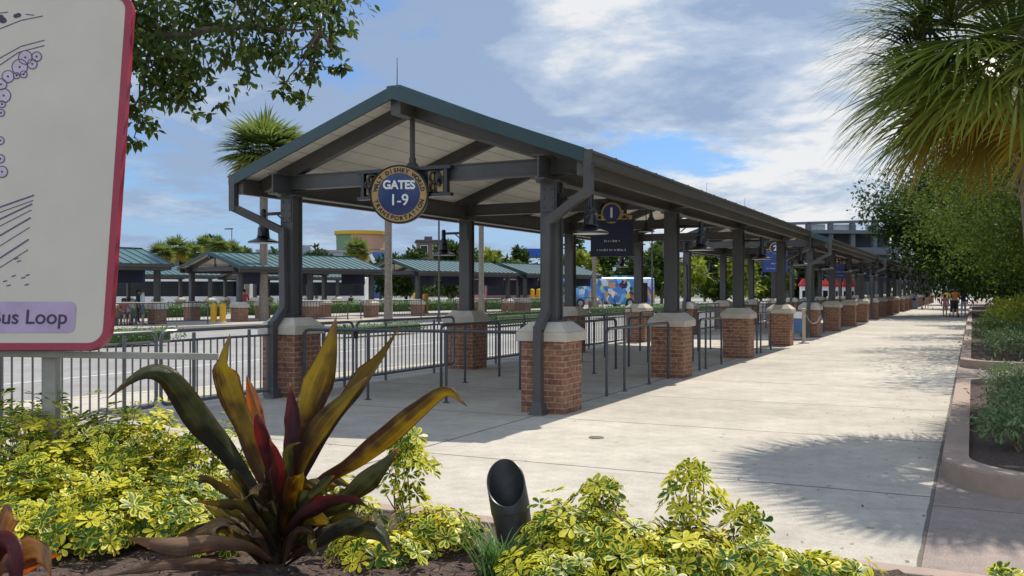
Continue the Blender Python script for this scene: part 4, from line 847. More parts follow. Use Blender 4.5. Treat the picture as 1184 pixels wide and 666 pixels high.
for y in (23.0, 24.6, 26.4, 28.5, 31, 34, 37.5, 42):
    for x in ((.55, 1.5, 2.7) if y < 30 else (1.15, 2.3, 3.4)):
        lm = 'lant' if y < 25.5 else ('hedge' if y < 30 else 'yel'); h = .75 if y < 25.5 else (.95 if y < 30 else 1.35)
        c = dict(lant='silvery green', hedge='leafy green', yel='yellow-green')[lm]; r = .75 if y < 30 else 1.0
        bush(x, y, r, h, f'{c} bush in the second planter, {["first","second","third","fourth","fifth","sixth","seventh","eighth"][i//3]} row back, {["at the walkway","middle","right"][i % 3]}', lm, 240+i, ln=.09 if y < 30 else .14, dens=700 if y < 30 else 420, wd=.35, group='bushes in the second planter'); i += 1

# ------------------------------------------------------------------ buildings far behind
def drum():
    z = 330; k = z/F; p = CW((418-592)*k, z, -.1); t = empty('round_building', p, TH, 'round flared building with a yellow rim and pink and green walls', 'building')
    h = EYE+(V0-272)*k; mb = MB(); r0, r1 = 26.5*k, 29*k; n = 40
    for nm, a0, a1, col in (('pink_wall', -75, 130, (.56, .28, .19)), ('green_wall', 130, 285, (.17, .25, .15))):
        mb = MB(); vs = []
        for i in range(n+1): a = R(a0+(a1-a0)*i/n-30); vs += [(r0*math.cos(a), r0*math.sin(a), 0), (r1*math.cos(a), r1*math.sin(a), h)]
        mb.add(vs, [(2*i, 2*i+2, 2*i+3, 2*i+1) for i in range(n)]); mb.build(nm, plain(nm, col), t)
    mb = MB(); mb.lathe([(r1*1.0, h-.02), (r1*1.07, h+.1), (r1*1.07, h+1.3), (r1*.98, h+1.3), (0, h+1.0)], 48); mb.build('rim', plain('yellow rim', (.62, .36, .03)), t)
    mb = MB()
    for i in range(3): mb.lathe([(r0+(r1-r0)*(i+1)/4+.05, h*(i+1)/4), (r0+(r1-r0)*(i+1)/4+.22, h*(i+1)/4+.2), (r0+(r1-r0)*(i+1)/4+.05, h*(i+1)/4+.4)], 48)
    mb.build('bands', plain('dull band', (.30, .23, .17)), t)
drum()
def block(u0, u1, vt, z, d, name, label, col, roofc, rows, cols, roof='flat', winc=(.02, .022, .026)):
    k = z/F; w = (u1-u0)*k; h = EYE+(V0-vt)*k; t = empty(name, CW(((u0+u1)/2-592)*k, z, -.1), TH+R(8), label, 'building')
    mb = MB(); mb.box(-w/2, w/2, 0, d, 0, h); mb.build('wall', plain('wall '+name+str(col), col), t)
    rf = MB(); rf.box(-w/2-.5, w/2+.5, -.5, d+.5, h+.002, h+.5); rf.box(-w*.2, w*.1, d*.3, d*.6, h+.5, h+1.6); rf.build('roof', plain('roof '+str(roofc), roofc), t)
    for r in range(rows):
        for c in range(cols):
            x = -w/2+w*(c+.5)/cols; zz = h*(r+.35)/rows; ww, hh = w/cols*.6, h/rows*.45; mb = MB(); mb.box(x-ww/2, x+ww/2, -.06, -.003, zz, zz+hh); f = mb.build('window', M['white'], t); mb = MB(); mb.box(x-ww/2+.12, x+ww/2-.12, -.075, -.062, zz+.12, zz+hh-.12); mb.build('pane', M['glass'], f)
    return t
block(483, 512, 279, 260, 10, 'brown_tower', 'brown tower block with pale windows left of the second road-side column', (.17, .12, .09), (.1, .09, .085), 3, 2)
block(505, 545, 287, 265, 12, 'brown_building', 'low brown building beside the tower block', (.16, .13, .11), (.1, .09, .085), 2, 3)
block(300, 396, 291, 200, 8, 'long_building', 'long low grey building with railed roof behind the left bus shelter', (.33, .36, .38), (.25, .28, .31), 2, 9)
def signboard():
    z = 230; k = z/F; w = 40*k; t = empty('billboard', CW((614-592)*k, z, -.1), TH, 'plain blue billboard above the trees left of the front column', 'billboard'); h1 = EYE+(V0-287)*k; h0 = EYE+(V0-298)*k
    mb = MB(); mb.box(-w/2, w/2, -.3, .3, h0, h1); mb.build('panel', plain('bright blue', (.02, .09, .42)), t); mb = MB(); mb.box(-w/3, -w/3+.3, -.1, .2, 0, h0); mb.box(w/3-.3, w/3, -.1, .2, 0, h0); mb.box(-w/2, w/2, -.35, -.3, h0, h0+.25); mb.build('support', M['steel'], t)
signboard()
def blue_slope():
    z = 210; k = z/F; t = empty('blue_slide', CW((437-592)*k, z, -.1), TH, 'blue panelled structure with a white diagonal below the round building', 'building'); h = EYE+(V0-291)*k; w = 18*k
    mb = MB(); mb.box(-w/2, w/2, 0, 4, 0, h); mb.build('wall', plain('mid blue', (.05, .13, .30)), t); mb = MB(); mb.beam((-w/2, -.08, h*.95), (w/2, -.08, h*.35), .1, .8, up=(0, 0, 1)); mb.build('stripe', M['white'], t)
blue_slope()
def station():
    z = 128; k = z/F; x0, x1 = (905-592)*k, (1045-592)*k; cx = (x0+x1)/2; w = x1-x0; t = empty('elevated_station', CW(cx, z, -.1), TH+R(6), 'grey elevated station with open steel frames rising beyond the shelters', 'station')
    H = lambda v: EYE+(V0-v-2)*k+.1
    g = plain('station grey', (.125, .135, .15)); pal = plain('station pale panel', (.55, .56, .58))
    mb = MB(); mb.box(-w/2, w/2, 0, 7, H(292), H(284)); mb.box(-w/2, w/2, -.2, 7.2, H(268), H(264)); mb.build('deck', g, t)
    mb = MB(); mb.box(-w*.40, w/2, 3, 6.8, 0, H(268)); mb.build('wall', plain('station wall', (.085, .10, .11)), t)
    for i in range(6):
        x = -w/2+.4+i*(w-.8)/5; mb = MB(); mb.box(x-.3, x+.3, .3, .9, 0, H(255)); mb.build('column', g, t)
    mb = MB(); mb.beam((-w/2, .5, H(257)), (w/2, .5, H(252)), .4, .35)
    for i in range(12): x = -w/2+w*i/11; mb.beam((x, .4, H(264)), (x, .4, H(256-3.5*i/11)), .09, .09)
    mb.build('truss', g, t)
    for x0_, x1_ in ((-.30, -.13), (-.06, .14), (.22, .40)):
        mb = MB(); mb.box(w*x0_, w*x1_, .9, 1.0, H(264), H(257)); mb.build('screen', pal, t)
station()

# ------------------------------------------------------------------ buses
def bus(a, b, label, body, ln=12.0, wrap=None, z=None, heading=None, loc=None):
    p = loc if loc is not None else EC(a, b); t = empty('bus', p, heading if heading is not None else FR, label, 'bus')
    w, h = 1.28, 3.05; sec = [(-w, .35), (w, .35), (w, 2.7), (w-.1, 2.95), (w-.3, h), (-w+.3, h), (-w+.1, 2.95), (-w, 2.7)]
    T = Matrix(((1, 0, 0, 0), (0, 0, 1, 0), (0, 1, 0, 0), (0, 0, 0, 1)))
    mb = MB(); mb.prism([(x, z_) for x, z_ in sec], 0, ln, T); bd = mb.build('body', body, t, bevel=.08)
    for s in (-1, 1):
        mb = MB(); xa, xb = sorted((s*(w+.004), s*(w+.02))); mb.box(xa, xb, .12, ln-.12, 1.2, 2.55); mb.build('window_band', M['glass'], t) if not wrap else None
        if wrap:
            mb = MB(); mb.box(xa, xb, .5, 1.7, 1.5, 2.5); mb.box(xa, xb, ln-1.9, ln-.9, .5, 2.5); mb.build('window', M['glass'], t)
        for y in (2.3, ln-3):
            mb = MB(); Tw = Matrix.Translation((s*(w-.12), y, .48)) @ Matrix.Rotation(R(90), 4, 'Y'); mb.lathe([(.0, -.14), (.48, -.14), (.5, 0), (.48, .14), (0, .14)], 20, Tw); wh = mb.build('wheel', M['tyre'], t, smooth=True); mb = MB(); mb.lathe([(0, .16*s), (.26, .155*s), (.26, .1*s)], 14, Tw); mb.build('rim', M['busgrey'], wh)
    mb = MB(); mb.box(-w*.86, w*.86, -.03, -.004, 1.25, 2.55); mb.build('windscreen', M['glass'], t); mb = MB(); mb.box(-w*.8, w*.8, -.03, -.004, 2.62, 2.86); mb.build('destination_board', M['ink'], t)
    for s in (-1, 1): mb = MB(); mb.box(s*.95-.15, s*.95+.15, -.04, -.004, .6, .8); mb.build('headlight', M['lining'], t)
    mb = MB(); mb.box(-.8, .8, 2, 4.5, h, h+.22); mb.box(-.8, .8, ln-4, ln-1.5, h, h+.18); mb.build('roof_unit', body, t)
def wrapmat():
    m = bpy.data.materials.new('patchwork wrap'); m.use_nodes = True; N = m.node_tree.nodes; L = m.node_tree.links; p = N['Principled BSDF']; p.inputs['Roughness'].default_value = .3
    tc = N.new('ShaderNodeTexCoord'); no = N.new('ShaderNodeTexNoise'); no.inputs['Scale'].default_value = 1.6; no.inputs['Detail'].default_value = 4; L.new(tc.outputs['Object'], no.inputs[0])
    ad = N.new('ShaderNodeVectorMath'); ad.operation = 'MULTIPLY_ADD'; L.new(no.outputs['Color'], ad.inputs[0]); ad.inputs[1].default_value = (.9, .9, .9); L.new(tc.outputs['Object'], ad.inputs[2])
    v = N.new('ShaderNodeTexVoronoi'); v.inputs['Scale'].default_value = 2.0; L.new(ad.outputs[0], v.inputs[0]); sp = N.new('ShaderNodeSeparateColor'); L.new(v.outputs['Color'], sp.inputs[0])
    cr = N.new('ShaderNodeValToRGB'); cr.color_ramp.interpolation = 'CONSTANT'; L.new(sp.outputs[0], cr.inputs[0]); el = cr.color_ramp.elements
    cs = [(0, (.06, .22, .55)), (.30, (.16, .42, .72)), (.42, (.5, .62, .74)), (.50, (.05, .15, .42)), (.62, (.48, .27, .16)), (.70, (.55, .50, .12)), (.76, (.02, .03, .06)), (.82, (.45, .05, .05)), (.87, (.08, .26, .18)), (.92, (.55, .36, .26)), (.96, (.7, .7, .68))]
    el[0].color = (*cs[0][1], 1); el[1].position = cs[1][0]; el[1].color = (*cs[1][1], 1)
    for q, c in cs[2:]: e = el.new(q); e.color = (*c, 1)
    L.new(cr.outputs[0], p.inputs['Base Color']); return m
wm = wrapmat()
def bus_at(u, z, label): p = W(u, 336, z); p.z = -.12; bus(0, 0, label, M['buswhite'], loc=p, heading=TH-R(90))
bus_at(136, 86, 'white bus with a long black window band behind the two left bus shelters')
bus_at(287, 95, 'white bus with black windows behind the right half of the second bus shelter')
pk = plain('pink wrap', (.42, .18, .22)); bus(34, -12, 'pinkish bus behind the bus shelter left of the front column', pk)
q0 = W(640, 353, 92); bus(0, 0, 'bus in a bright blue wrap with many-coloured patches, seen under the gate number sign', wm, ln=11, wrap=True, loc=Vector((q0.x, q0.y, -.12)), heading=TH-R(64))

# ------------------------------------------------------------------ people
def person(loc, face, H, label, shirt, legs, pose='stand', shoes=(.05, .05, .05), hair='hair', bare=True, seed=0, short=True):
    t = empty('person', loc, face, label, 'person'); k = H/1.75; g = random.Random(seed)
    st = .16 if pose == 'walk' else 0
    if pose == 'sit':
        J = dict(pel=(0, 0, .50), wst=(0, .02, .68), chs=(0, .01, .93), nck=(0, -.01, 1.07), hed=(0, -.04, 1.17), top=(0, -.03, 1.28), hl=(-.1, -.02, .50), kl=(-.13, -.44, .52), al=(-.13, -.42, .10), tl=(-.13, -.58, .04), hr=(.1, -.02, .50), kr=(.13, -.44, .52), ar=(.13, -.40, .10), tr=(.13, -.56, .04),
                 sl=(-.19, .01, 1.0), el=(-.25, -.08, .76), wl=(-.16, -.32, .66), fl=(-.14, -.40, .63), sr=(.19, .01, 1.0), er=(.25, -.08, .76), wr=(.16, -.32, .66), fr=(.14, -.40, .63))
    else:
        J = dict(pel=(0, 0, .95), wst=(0, 0, 1.10), chs=(0, .01, 1.33), nck=(0, 0, 1.48), hed=(0, -.02, 1.60), top=(0, -.01, 1.70), hl=(-.09, 0, .90), kl=(-.10, -st*.9-.01, .50), al=(-.10, -st*1.2, .09), tl=(-.11, -st*1.2-.15, .04), hr=(.09, 0, .90), kr=(.10, st*.3-.02, .50), ar=(.10, st*1.9, .12+st*.3), tr=(.11, st*1.9-.13, .04+st*.2),
                 sl=(-.19, 0, 1.41), el=(-.26, .03+st*.6, 1.13), wl=(-.25, -.06+st*.5, .89), fl=(-.245, -.09+st*.4, .78), sr=(.19, 0, 1.41), er=(.26, .03-st*.6, 1.13), wr=(.25, -.06-st*1.2, .90), fr=(.245, -.09-st*1.4, .80))
        if pose == 'push':
            for s_k in 'lr': sx = -1 if s_k == 'l' else 1; J['e'+s_k] = (sx*.24, -.16, 1.16); J['w'+s_k] = (sx*.2, -.40, 1.10); J['f'+s_k] = (sx*.19, -.50, 1.08)
    E = [('pel', 'wst', 's'), ('wst', 'chs', 's'), ('chs', 'nck', 's'), ('nck', 'hed', 'k'), ('hed', 'top', 'k')]
    for q in 'lr': E += [('pel', 'h'+q, 'p'), ('h'+q, 'k'+q, 'p'), ('k'+q, 'a'+q, 'c'), ('a'+q, 't'+q, 'f'), ('chs', 's'+q, 's'), ('s'+q, 'e'+q, 's' if short else 's'), ('e'+q, 'w'+q, 'k'), ('w'+q, 'f'+q, 'k')]
    names = list(J); me = bpy.data.meshes.new('p'); me.from_pydata([Vector(J[n])*k for n in names], [(names.index(a), names.index(b)) for a, b, _ in E], []); o = bpy.data.objects.new('p', me); COL.objects.link(o)
    rad = dict(pel=.145, wst=.13, chs=.155, nck=.058, hed=.088, top=.07, h=.095, k=.06, a=.042, t=.035, s=.062, e=.042, w=.03, f=.028)
    md = o.modifiers.new('s', 'SKIN'); sk = me.skin_vertices[0].data
    for i, n in enumerate(names): r = rad.get(n, rad.get(n[0], .05))*k; sk[i].radius = (r, r*.82 if n in ('pel', 'wst', 'chs') else r)
    sk[0].use_root = True; sb = o.modifiers.new('u', 'SUBSURF'); sb.levels = 1; sb.render_levels = 1
    dg = bpy.context.evaluated_depsgraph_get(); m2 = bpy.data.meshes.new_from_object(o.evaluated_get(dg)); bpy.data.objects.remove(o)
    m2.name = 'body'; m2.materials.clear(); ms = [plain(f'cloth {shirt}', shirt), plain(f'cloth {legs}', legs), M['skin'], plain(f'shoe {shoes}', shoes)]
    for x in ms: m2.materials.append(x)
    A = [(Vector(J[a])*k, Vector(J[b])*k, c) for a, b, c in E]
    for p in m2.polygons:
        cc = Vector(p.center); best = min(A, key=lambda e: ((cc-(e[0]+(e[1]-e[0])*max(0, min(1, (cc-e[0]).dot(e[1]-e[0])/(e[1]-e[0]).length_squared)))).length)); q = best[2]
        if q == 's' and cc.z < J['pel'][2]*k+.02*k and pose != 'sit': q = 'p'
        p.material_index = dict(s=0, p=1, k=2, f=3, c=(2 if bare else 1))[q]; p.use_smooth = True
    b = bpy.data.objects.new('body', m2); COL.objects.link(b); b.parent = t
    hd = Vector(J['hed'])*k; mb = MB(); mb.lathe([(.085*k, -.03*k), (.107*k, .02*k), (.104*k, .07*k), (.075*k, .115*k), (.0, .135*k)], 14, Matrix.Translation(hd+Vector((0, .018*k, .0)))); mb.box(-.08*k, .08*k, .07*k, .115*k, -.10*k, .06*k, Matrix.Translation(hd)); mb.build('hair', M[hair], t, smooth=True)
    mb = MB(); mb.lathe([(.0, -.012), (.012, -.008), (.014, .006), (0, .012)], 6, Matrix.Translation(hd+Vector((0, -.10*k, .0)))); 
    for s in (-1, 1): mb.lathe([(0, -.008), (.009, 0), (0, .008)], 6, Matrix.Translation(hd+Vector((s*.035*k, -.088*k, .035*k))))
    mb.build('face_features', M['hair'], t)
    return t
def pp(u, v): p = GP(u, v); return p
away = 0+math.pi          # figures face local -Y; turned to walk off along +Y
person(pp(1104.5, 367), away, 1.80, 'man in an orange shirt and black shorts walking away pushing a dark stroller', (.62, .19, .03), (.03, .03, .035), 'push', seed=1)
person(pp(1114, 366), away, 1.68, 'person in a navy top and pale trousers walking beside the orange shirt', (.03, .035, .07), (.55, .53, .55), 'walk', bare=False, seed=2)
person(pp(1092.5, 366.5), away, 1.38, 'child in a pink outfit walking left of the stroller', (.55, .22, .22), (.55, .25, .25), 'walk', seed=3)
person(pp(1071.5, 356.5), 0, 1.74, 'person in a black top and light shorts walking towards the camera beside the far piers', (.015, .015, .02), (.45, .40, .34), 'walk', seed=4)
person(pp(1083, 350), away, 1.7, 'distant walker in black and pink on the left of the far group', (.03, .03, .03), (.5, .26, .24), 'walk', seed=5)
person(pp(1087.5, 349.5), 0, 1.65, 'distant walker in a pale pink top in the far group', (.6, .42, .40), (.5, .3, .28), 'walk', seed=6)
person(pp(1092, 349), 0, 1.72, 'distant walker in a white top in the middle of the far group', (.7, .68, .66), (.2, .2, .25), 'walk', seed=7)
person(pp(1098, 350), away, 1.72, 'distant walker in white and grey just left of the orange shirt', (.68, .66, .68), (.25, .25, .3), 'walk', seed=8)
person(pp(1094.5, 358), away, 1.7, 'person in a yellow top behind the pink child', (.55, .42, .06), (.1, .1, .12), 'stand', seed=9)
def notice(p):
    t = empty('notice_stand', p, R(-18), 'small blue and white notice stand beside the pale stanchion post', 'notice stand'); mb = MB(); mb.box(-.17, .17, -.02, .02, .22, .95); mb.build('panel', plain('notice blue', (.08, .17, .32)), t, bevel=.006); mb = MB(); mb.box(-.15, .15, -.026, -.021, .70, .92); mb.build('white_strip', M['white'], t)
    for q in (-.14, .14): mb = MB(); mb.tube([(q, 0, 0), (q, 0, .22)], .014, 6); mb.build('leg', M['steel'], t)
    mb = MB(); mb.box(-.2, .2, -.16, .16, 0, .015); mb.build('base', M['steel'], t)
notice(pp(922.5, 393))
# waiting passengers across the road
for i, (u, v, po, sh, lg, f, lb) in enumerate((
    (143, 376, 'sit', (.35, .10, .08), (.1, .1, .13), 1.2, 'seated passenger in dark red beside the map sign edge'), (148.5, 375, 'sit', (.6, .6, .64), (.15, .15, .2), 1.0, 'seated passenger in a pale top next to the left shelter pier'),
    (165, 376, 'stand', (.45, .52, .58), (.08, .12, .2), 2.6, 'standing passenger in pale blue left of the left shelter pier'), (160, 374, 'stand', (.03, .05, .06), (.05, .05, .06), 2.2, 'standing passenger in black beside the pale blue one'),
    (282, 371, 'stand', (.50, .045, .05), (.4, .04, .05), .6, 'standing passenger all in red by the right pier of the second bus shelter'), (361, 364, 'sit', (.45, .33, .33), (.12, .14, .22), 1.2, 'seated passenger in a pinkish top under the second bus shelter'),
    (366, 364, 'sit', (.48, .46, .46), (.2, .2, .24), .8, 'seated passenger in grey beside the pinkish top'), (406, 359, 'sit', (.02, .02, .025), (.2, .06, .06), .9, 'seated passenger in black near the right end of the second bus shelter'),
    (577, 352, 'stand', (.05, .03, .08), (.04, .04, .05), 1.5, 'standing passenger in dark purple near the third bus shelter'), (605, 352, 'stand', (.6, .6, .6), (.2, .2, .3), 2.0, 'standing passenger in white left of the front column'))):
    z = EYE*F/(v-V0); person(CW((u-592)/F*z, z, 0), f, 1.7, lb, sh, lg, po, seed=20+i, bare=(i % 2 == 0))
    if po == 'sit':
        p = CW((u-592)/F*z, z, 0); b = empty('bench', p, f, f'small dark bench under the {lb.split(" passenger")[0].replace("seated","") or ""} seated passenger'.replace('  ', ' ') if False else 'dark bench carrying the ' + lb.split(' in a')[0].split(' next')[0].split(' near')[0]+[' at the map sign edge', ' by the left pier', '', '', '', ' in pinkish top', ' in grey', ' in black'][i] if i not in (0, 1, 5) else ['dark bench under the seated passenger in dark red', 'dark bench under the seated passenger in a pale top', '', '', '', 'dark bench under the seated passenger in pink'][i], 'bench'); mb = MB(); mb.box(-.4, .4, -.2, .25, .38, .42); mb.build('seat', M['steel'], b)
        for s in (-.33, .33): mb = MB(); mb.box(s-.03, s+.03, -.15, .2, 0, .38); mb.build('leg', M['steel'], b)
def stroller(p, rz):
    t = empty('stroller', p, rz, 'dark folding stroller pushed by the man in orange', 'stroller'); A = M['black']
    mb = MB(); mb.add([(-.2, -.1, .35), (.2, -.1, .35), (.2, .32, .30), (-.2, .32, .30), (-.2, -.16, .42), (.2, -.16, .42), (.2, .42, .85), (-.2, .42, .85)], [(3, 2, 1, 0), (0, 1, 5, 4), (1, 2, 6, 5), (2, 3, 7, 6), (3, 0, 4, 7), (4, 5, 6, 7)]); mb.build('seat', plain('stroller cloth', (.025, .03, .04)), t, bevel=.03)
    mb = MB(); mb.tube([(-.22, .42, .82), (-.22, .3, 1.0), (-.22, .05, 1.02), (-.22, -.1, .93)], .012, 6)
    vs = []; 
    for i in range(7): a = R(15+i*22); vs += [(-.22, .12+.30*math.cos(a), .74+.30*math.sin(a)), (.22, .12+.30*math.cos(a), .74+.30*math.sin(a))]
    mb.add(vs, [(2*i, 2*i+1, 2*i+3, 2*i+2) for i in range(6)]); mb.build('canopy', plain('stroller cloth', (.025, .03, .04)), t)
    mb = MB()
    for s in (-.22, .22): mb.tube([(s, -.28, .12), (s, .1, .5), (s, .5, 1.0), (s, .56, 1.06)], .013, 6); mb.tube([(s, .38, .12), (s, .1, .5)], .013, 6)
    mb.tube([(-.22, .56, 1.06), (.22, .56, 1.06)], .016, 6); mb.build('frame', M['busgrey'], t)
    for s in (-.24, .24):
        for y in (-.28, .38): mb = MB(); mb.lathe([(0, -.02), (.10, -.02), (.12, 0), (.10, .02), (0, .02)], 14, Matrix.Translation((s, y, .12)) @ Matrix.Rotation(R(90), 4, 'Y')); mb.build('wheel', M['tyre'], t)
q = pp(1101, 367); stroller(Vector((q.x+.1, q.y+.55, 0)), away)

# ------------------------------------------------------------------ bits beside the walkway
def bin_(p):
    t = empty('litter_bin', p, 0, 'pale grey litter bin standing before the far brick piers', 'litter bin'); mb = MB(); mb.box(-.36, .36, -.36, .36, .04, 1.05); mb.build('body', plain('bin grey', (.36, .37, .38)), t, bevel=.04)
    mb = MB(); mb.box(-.39, .39, -.39, .39, 1.05, 1.12); mb.frustum(0, 0, 1.121, 1.32, .36, .22); mb.build('lid', plain('bin lid', (.44, .45, .46)), t, bevel=.02)
    for s in (-1, 1): mb = MB(); mb.box(-.22, .22, s*.372-.008, s*.372+.008, .74, .94); mb.build('opening', M['ink'], t)
    mb = MB(); mb.box(-.33, .33, -.33, .33, 0, .04); mb.build('plinth', M['ink'], t)
bin_(GP(1056, 357))
def stanchion():
    p = GP(929.5, 397); t = empty('stanchion', p, 0, 'pale wooden stanchion post with a drooping cord beside the fifth brick pier', 'stanchion'); mb = MB(); mb.tube([(0, 0, 0), (0, 0, .98)], .05, 10); mb.lathe([(.06, .98), (.075, 1.0), (.06, 1.05), (0, 1.07)], 12); mb.build('post', plain('pale wood', (.45, .40, .32)), t, smooth=True)
    mb = MB(); mb.lathe([(.16, 0), (.16, .03), (.06, .06)], 16); mb.build('base', plain('pale wood', (.45, .40, .32)), t)
    mb = MB(); mb.tube([(.05, .0, .9), (.12, .25, .68), (.2, .5, .58), (.28, .75, .62), (.35, 1.0, .8)], .010, 6); mb.build('cord', M['post'], t)
stanchion()
def canopy(u, vt, z, wpx, label):
    k = z/F; t = empty('kiosk', CW((u-592)*k, z, -.1), TH, label, 'kiosk', 'red capped kiosks behind the second shelter'); w = wpx*k/2; h = EYE+.1+(V0-vt)*k
    mb = MB(); mb.frustum(0, 0, h*.80, h, w*1.35, w*.3); mb.box(-w*1.35, w*1.35, -w*1.35, w*1.35, h*.74, h*.80); mb.build('roof', plain('signal red', (.55, .03, .035)), t)
    mb = MB(); mb.box(-w, w, -w, w, 0, h*.739); mb.build('body', M['white'], t); mb = MB(); mb.box(-w*.7, w*.7, -w*1.03, -w*1.002, h*.3, h*.6); mb.build('counter_window', M['glass'], t)
for u, vt, wp, lb in ((929, 322, 7, 'leftmost white kiosk with a red cap seen between the fourth and fifth piers'), (953, 322, 8, 'white kiosk with a red cap, second from the left'), (967, 323, 3.4, 'small red capped kiosk, third from the left'), (976, 323, 3.4, 'small red capped kiosk, fourth from the left'), (985.5, 323, 3.4, 'small red capped kiosk, rightmost')): canopy(u, vt, 88, wp, lb)

# ------------------------------------------------------------------ foreground: ti plant
def timat(name, ca, cb, edge, rough=.38):
    m = bpy.data.materials.new(name); m.use_nodes = True; N = m.node_tree.nodes; L = m.node_tree.links; p = N['Principled BSDF']; p.inputs['Roughness'].default_value = rough; p.inputs['Specular IOR Level'].default_value = .5
    a = N.new('ShaderNodeAttribute'); a.attribute_name = 'rnd'; b = N.new('ShaderNodeAttribute'); b.attribute_name = 'edge'
    wv = N.new('ShaderNodeTexNoise'); wv.inputs['Scale'].default_value = 1; wv.inputs['Detail'].default_value = 5; cm = N.new('ShaderNodeCombineXYZ'); mu = N.new('ShaderNodeMath'); mu.operation = 'MULTIPLY'; mu.inputs[1].default_value = 34; L.new(b.outputs['Fac'], mu.inputs[0]); m3 = N.new('ShaderNodeMath'); m3.operation = 'MULTIPLY'; m3.inputs[1].default_value = 2.5; L.new(a.outputs['Fac'], m3.inputs[0]); L.new(mu.outputs[0], cm.inputs[0]); L.new(m3.outputs[0], cm.inputs[1]); L.new(cm.outputs[0], wv.inputs[0])
    ad = N.new('ShaderNodeMath'); ad.operation = 'MULTIPLY_ADD'; ad.inputs[1].default_value = 1.7; L.new(wv.outputs[0], ad.inputs[0]); s2 = N.new('ShaderNodeMath'); s2.operation = 'ADD'; s2.inputs[1].default_value = -.85; L.new(a.outputs['Fac'], s2.inputs[0]); L.new(s2.outputs[0], ad.inputs[2])
    sa = N.new('ShaderNodeAttribute'); sa.attribute_name = 'side'; bl = N.new('ShaderNodeTexNoise'); bl.inputs['Scale'].default_value = 9; tco = N.new('ShaderNodeTexCoord'); L.new(tco.outputs['Object'], bl.inputs[0])
    a3 = N.new('ShaderNodeMath'); a3.operation = 'MULTIPLY_ADD'; L.new(sa.outputs['Fac'], a3.inputs[0]); a3.inputs[1].default_value = .42; L.new(ad.outputs[0], a3.inputs[2]); a4 = N.new('ShaderNodeMath'); a4.operation = 'MULTIPLY_ADD'; L.new(bl.outputs[0], a4.inputs[0]); a4.inputs[1].default_value = 1.3; L.new(a3.outputs[0], a4.inputs[2]); ad = N.new('ShaderNodeMath'); ad.operation = 'ADD'; ad.inputs[1].default_value = -.65; L.new(a4.outputs[0], ad.inputs[0])
    cr = N.new('ShaderNodeValToRGB'); L.new(ad.outputs[0], cr.inputs[0]); cr.color_ramp.elements[0].color = (*ca, 1); cr.color_ramp.elements[1].color = (*cb, 1); cr.color_ramp.elements[0].position = .2; cr.color_ramp.elements[1].position = .85
    mr = N.new('ShaderNodeMapRange'); L.new(b.outputs['Fac'], mr.inputs[0]); mr.inputs[1].default_value = .82; mr.inputs[2].default_value = 1; mx = N.new('ShaderNodeMix'); mx.data_type = 'RGBA'; L.new(mr.outputs[0], mx.inputs[0]); L.new(cr.outputs[0], mx.inputs[6]); mx.inputs[7].default_value = (*edge, 1); tf = N.new('ShaderNodeMapRange'); L.new(a.outputs['Fac'], tf.inputs[0]); tf.inputs[1].default_value = .88; tf.inputs[2].default_value = .97
    mx0 = mx; mx = N.new('ShaderNodeMix'); mx.data_type = 'RGBA'; L.new(tf.outputs[0], mx.inputs[0]); L.new(mx0.outputs[2], mx.inputs[6]); mx.inputs[7].default_value = (.30, .19, .11, 1)
    L.new(mx.outputs[2], p.inputs['Base Color'])
    bp = N.new('ShaderNodeBump'); bp.inputs['Strength'].default_value = .8; bp.inputs['Distance'].default_value = .012; L.new(wv.outputs[0], bp.inputs['Height']); L.new(bp.outputs[0], p.inputs['Normal'])
    t = N.new('ShaderNodeBsdfTranslucent'); 
    gm = N.new('ShaderNodeVectorMath'); gm.operation = 'MULTIPLY'; L.new(mx.outputs[2], gm.inputs[0]); gm.inputs[1].default_value = (1.9, 1.8, 1.0); L.new(gm.outputs[0], t.inputs[0]); ms = N.new('ShaderNodeMixShader'); ms.inputs[0].default_value = .5; L.new(p.outputs[0], ms.inputs[1]); L.new(t.outputs[0], ms.inputs[2]); L.new(ms.outputs[0], N['Material Output'].inputs[0]); return m
TI = dict(bronze=timat('bronze leaf', (.065, .034, .02), (.20, .155, .03), (.10, .04, .025)), olive=timat('olive leaf', (.09, .042, .018), (.34, .27, .03), (.15, .07, .02)), green=timat('grey green leaf', (.05, .045, .025), (.15, .16, .075), (.12, .06, .05), .25),
          red=timat('red leaf', (.085, .014, .018), (.24, .045, .04), (.36, .09, .08)), orange=timat('orange leaf', (.34, .10, .02), (.5, .22, .04), (.3, .08, .03)), plum=timat('plum leaf', (.08, .022, .03), (.19, .05, .05), (.16, .05, .05)), dry=timat('dry leaf', (.20, .11, .07), (.40, .27, .17), (.2, .11, .06), .7))
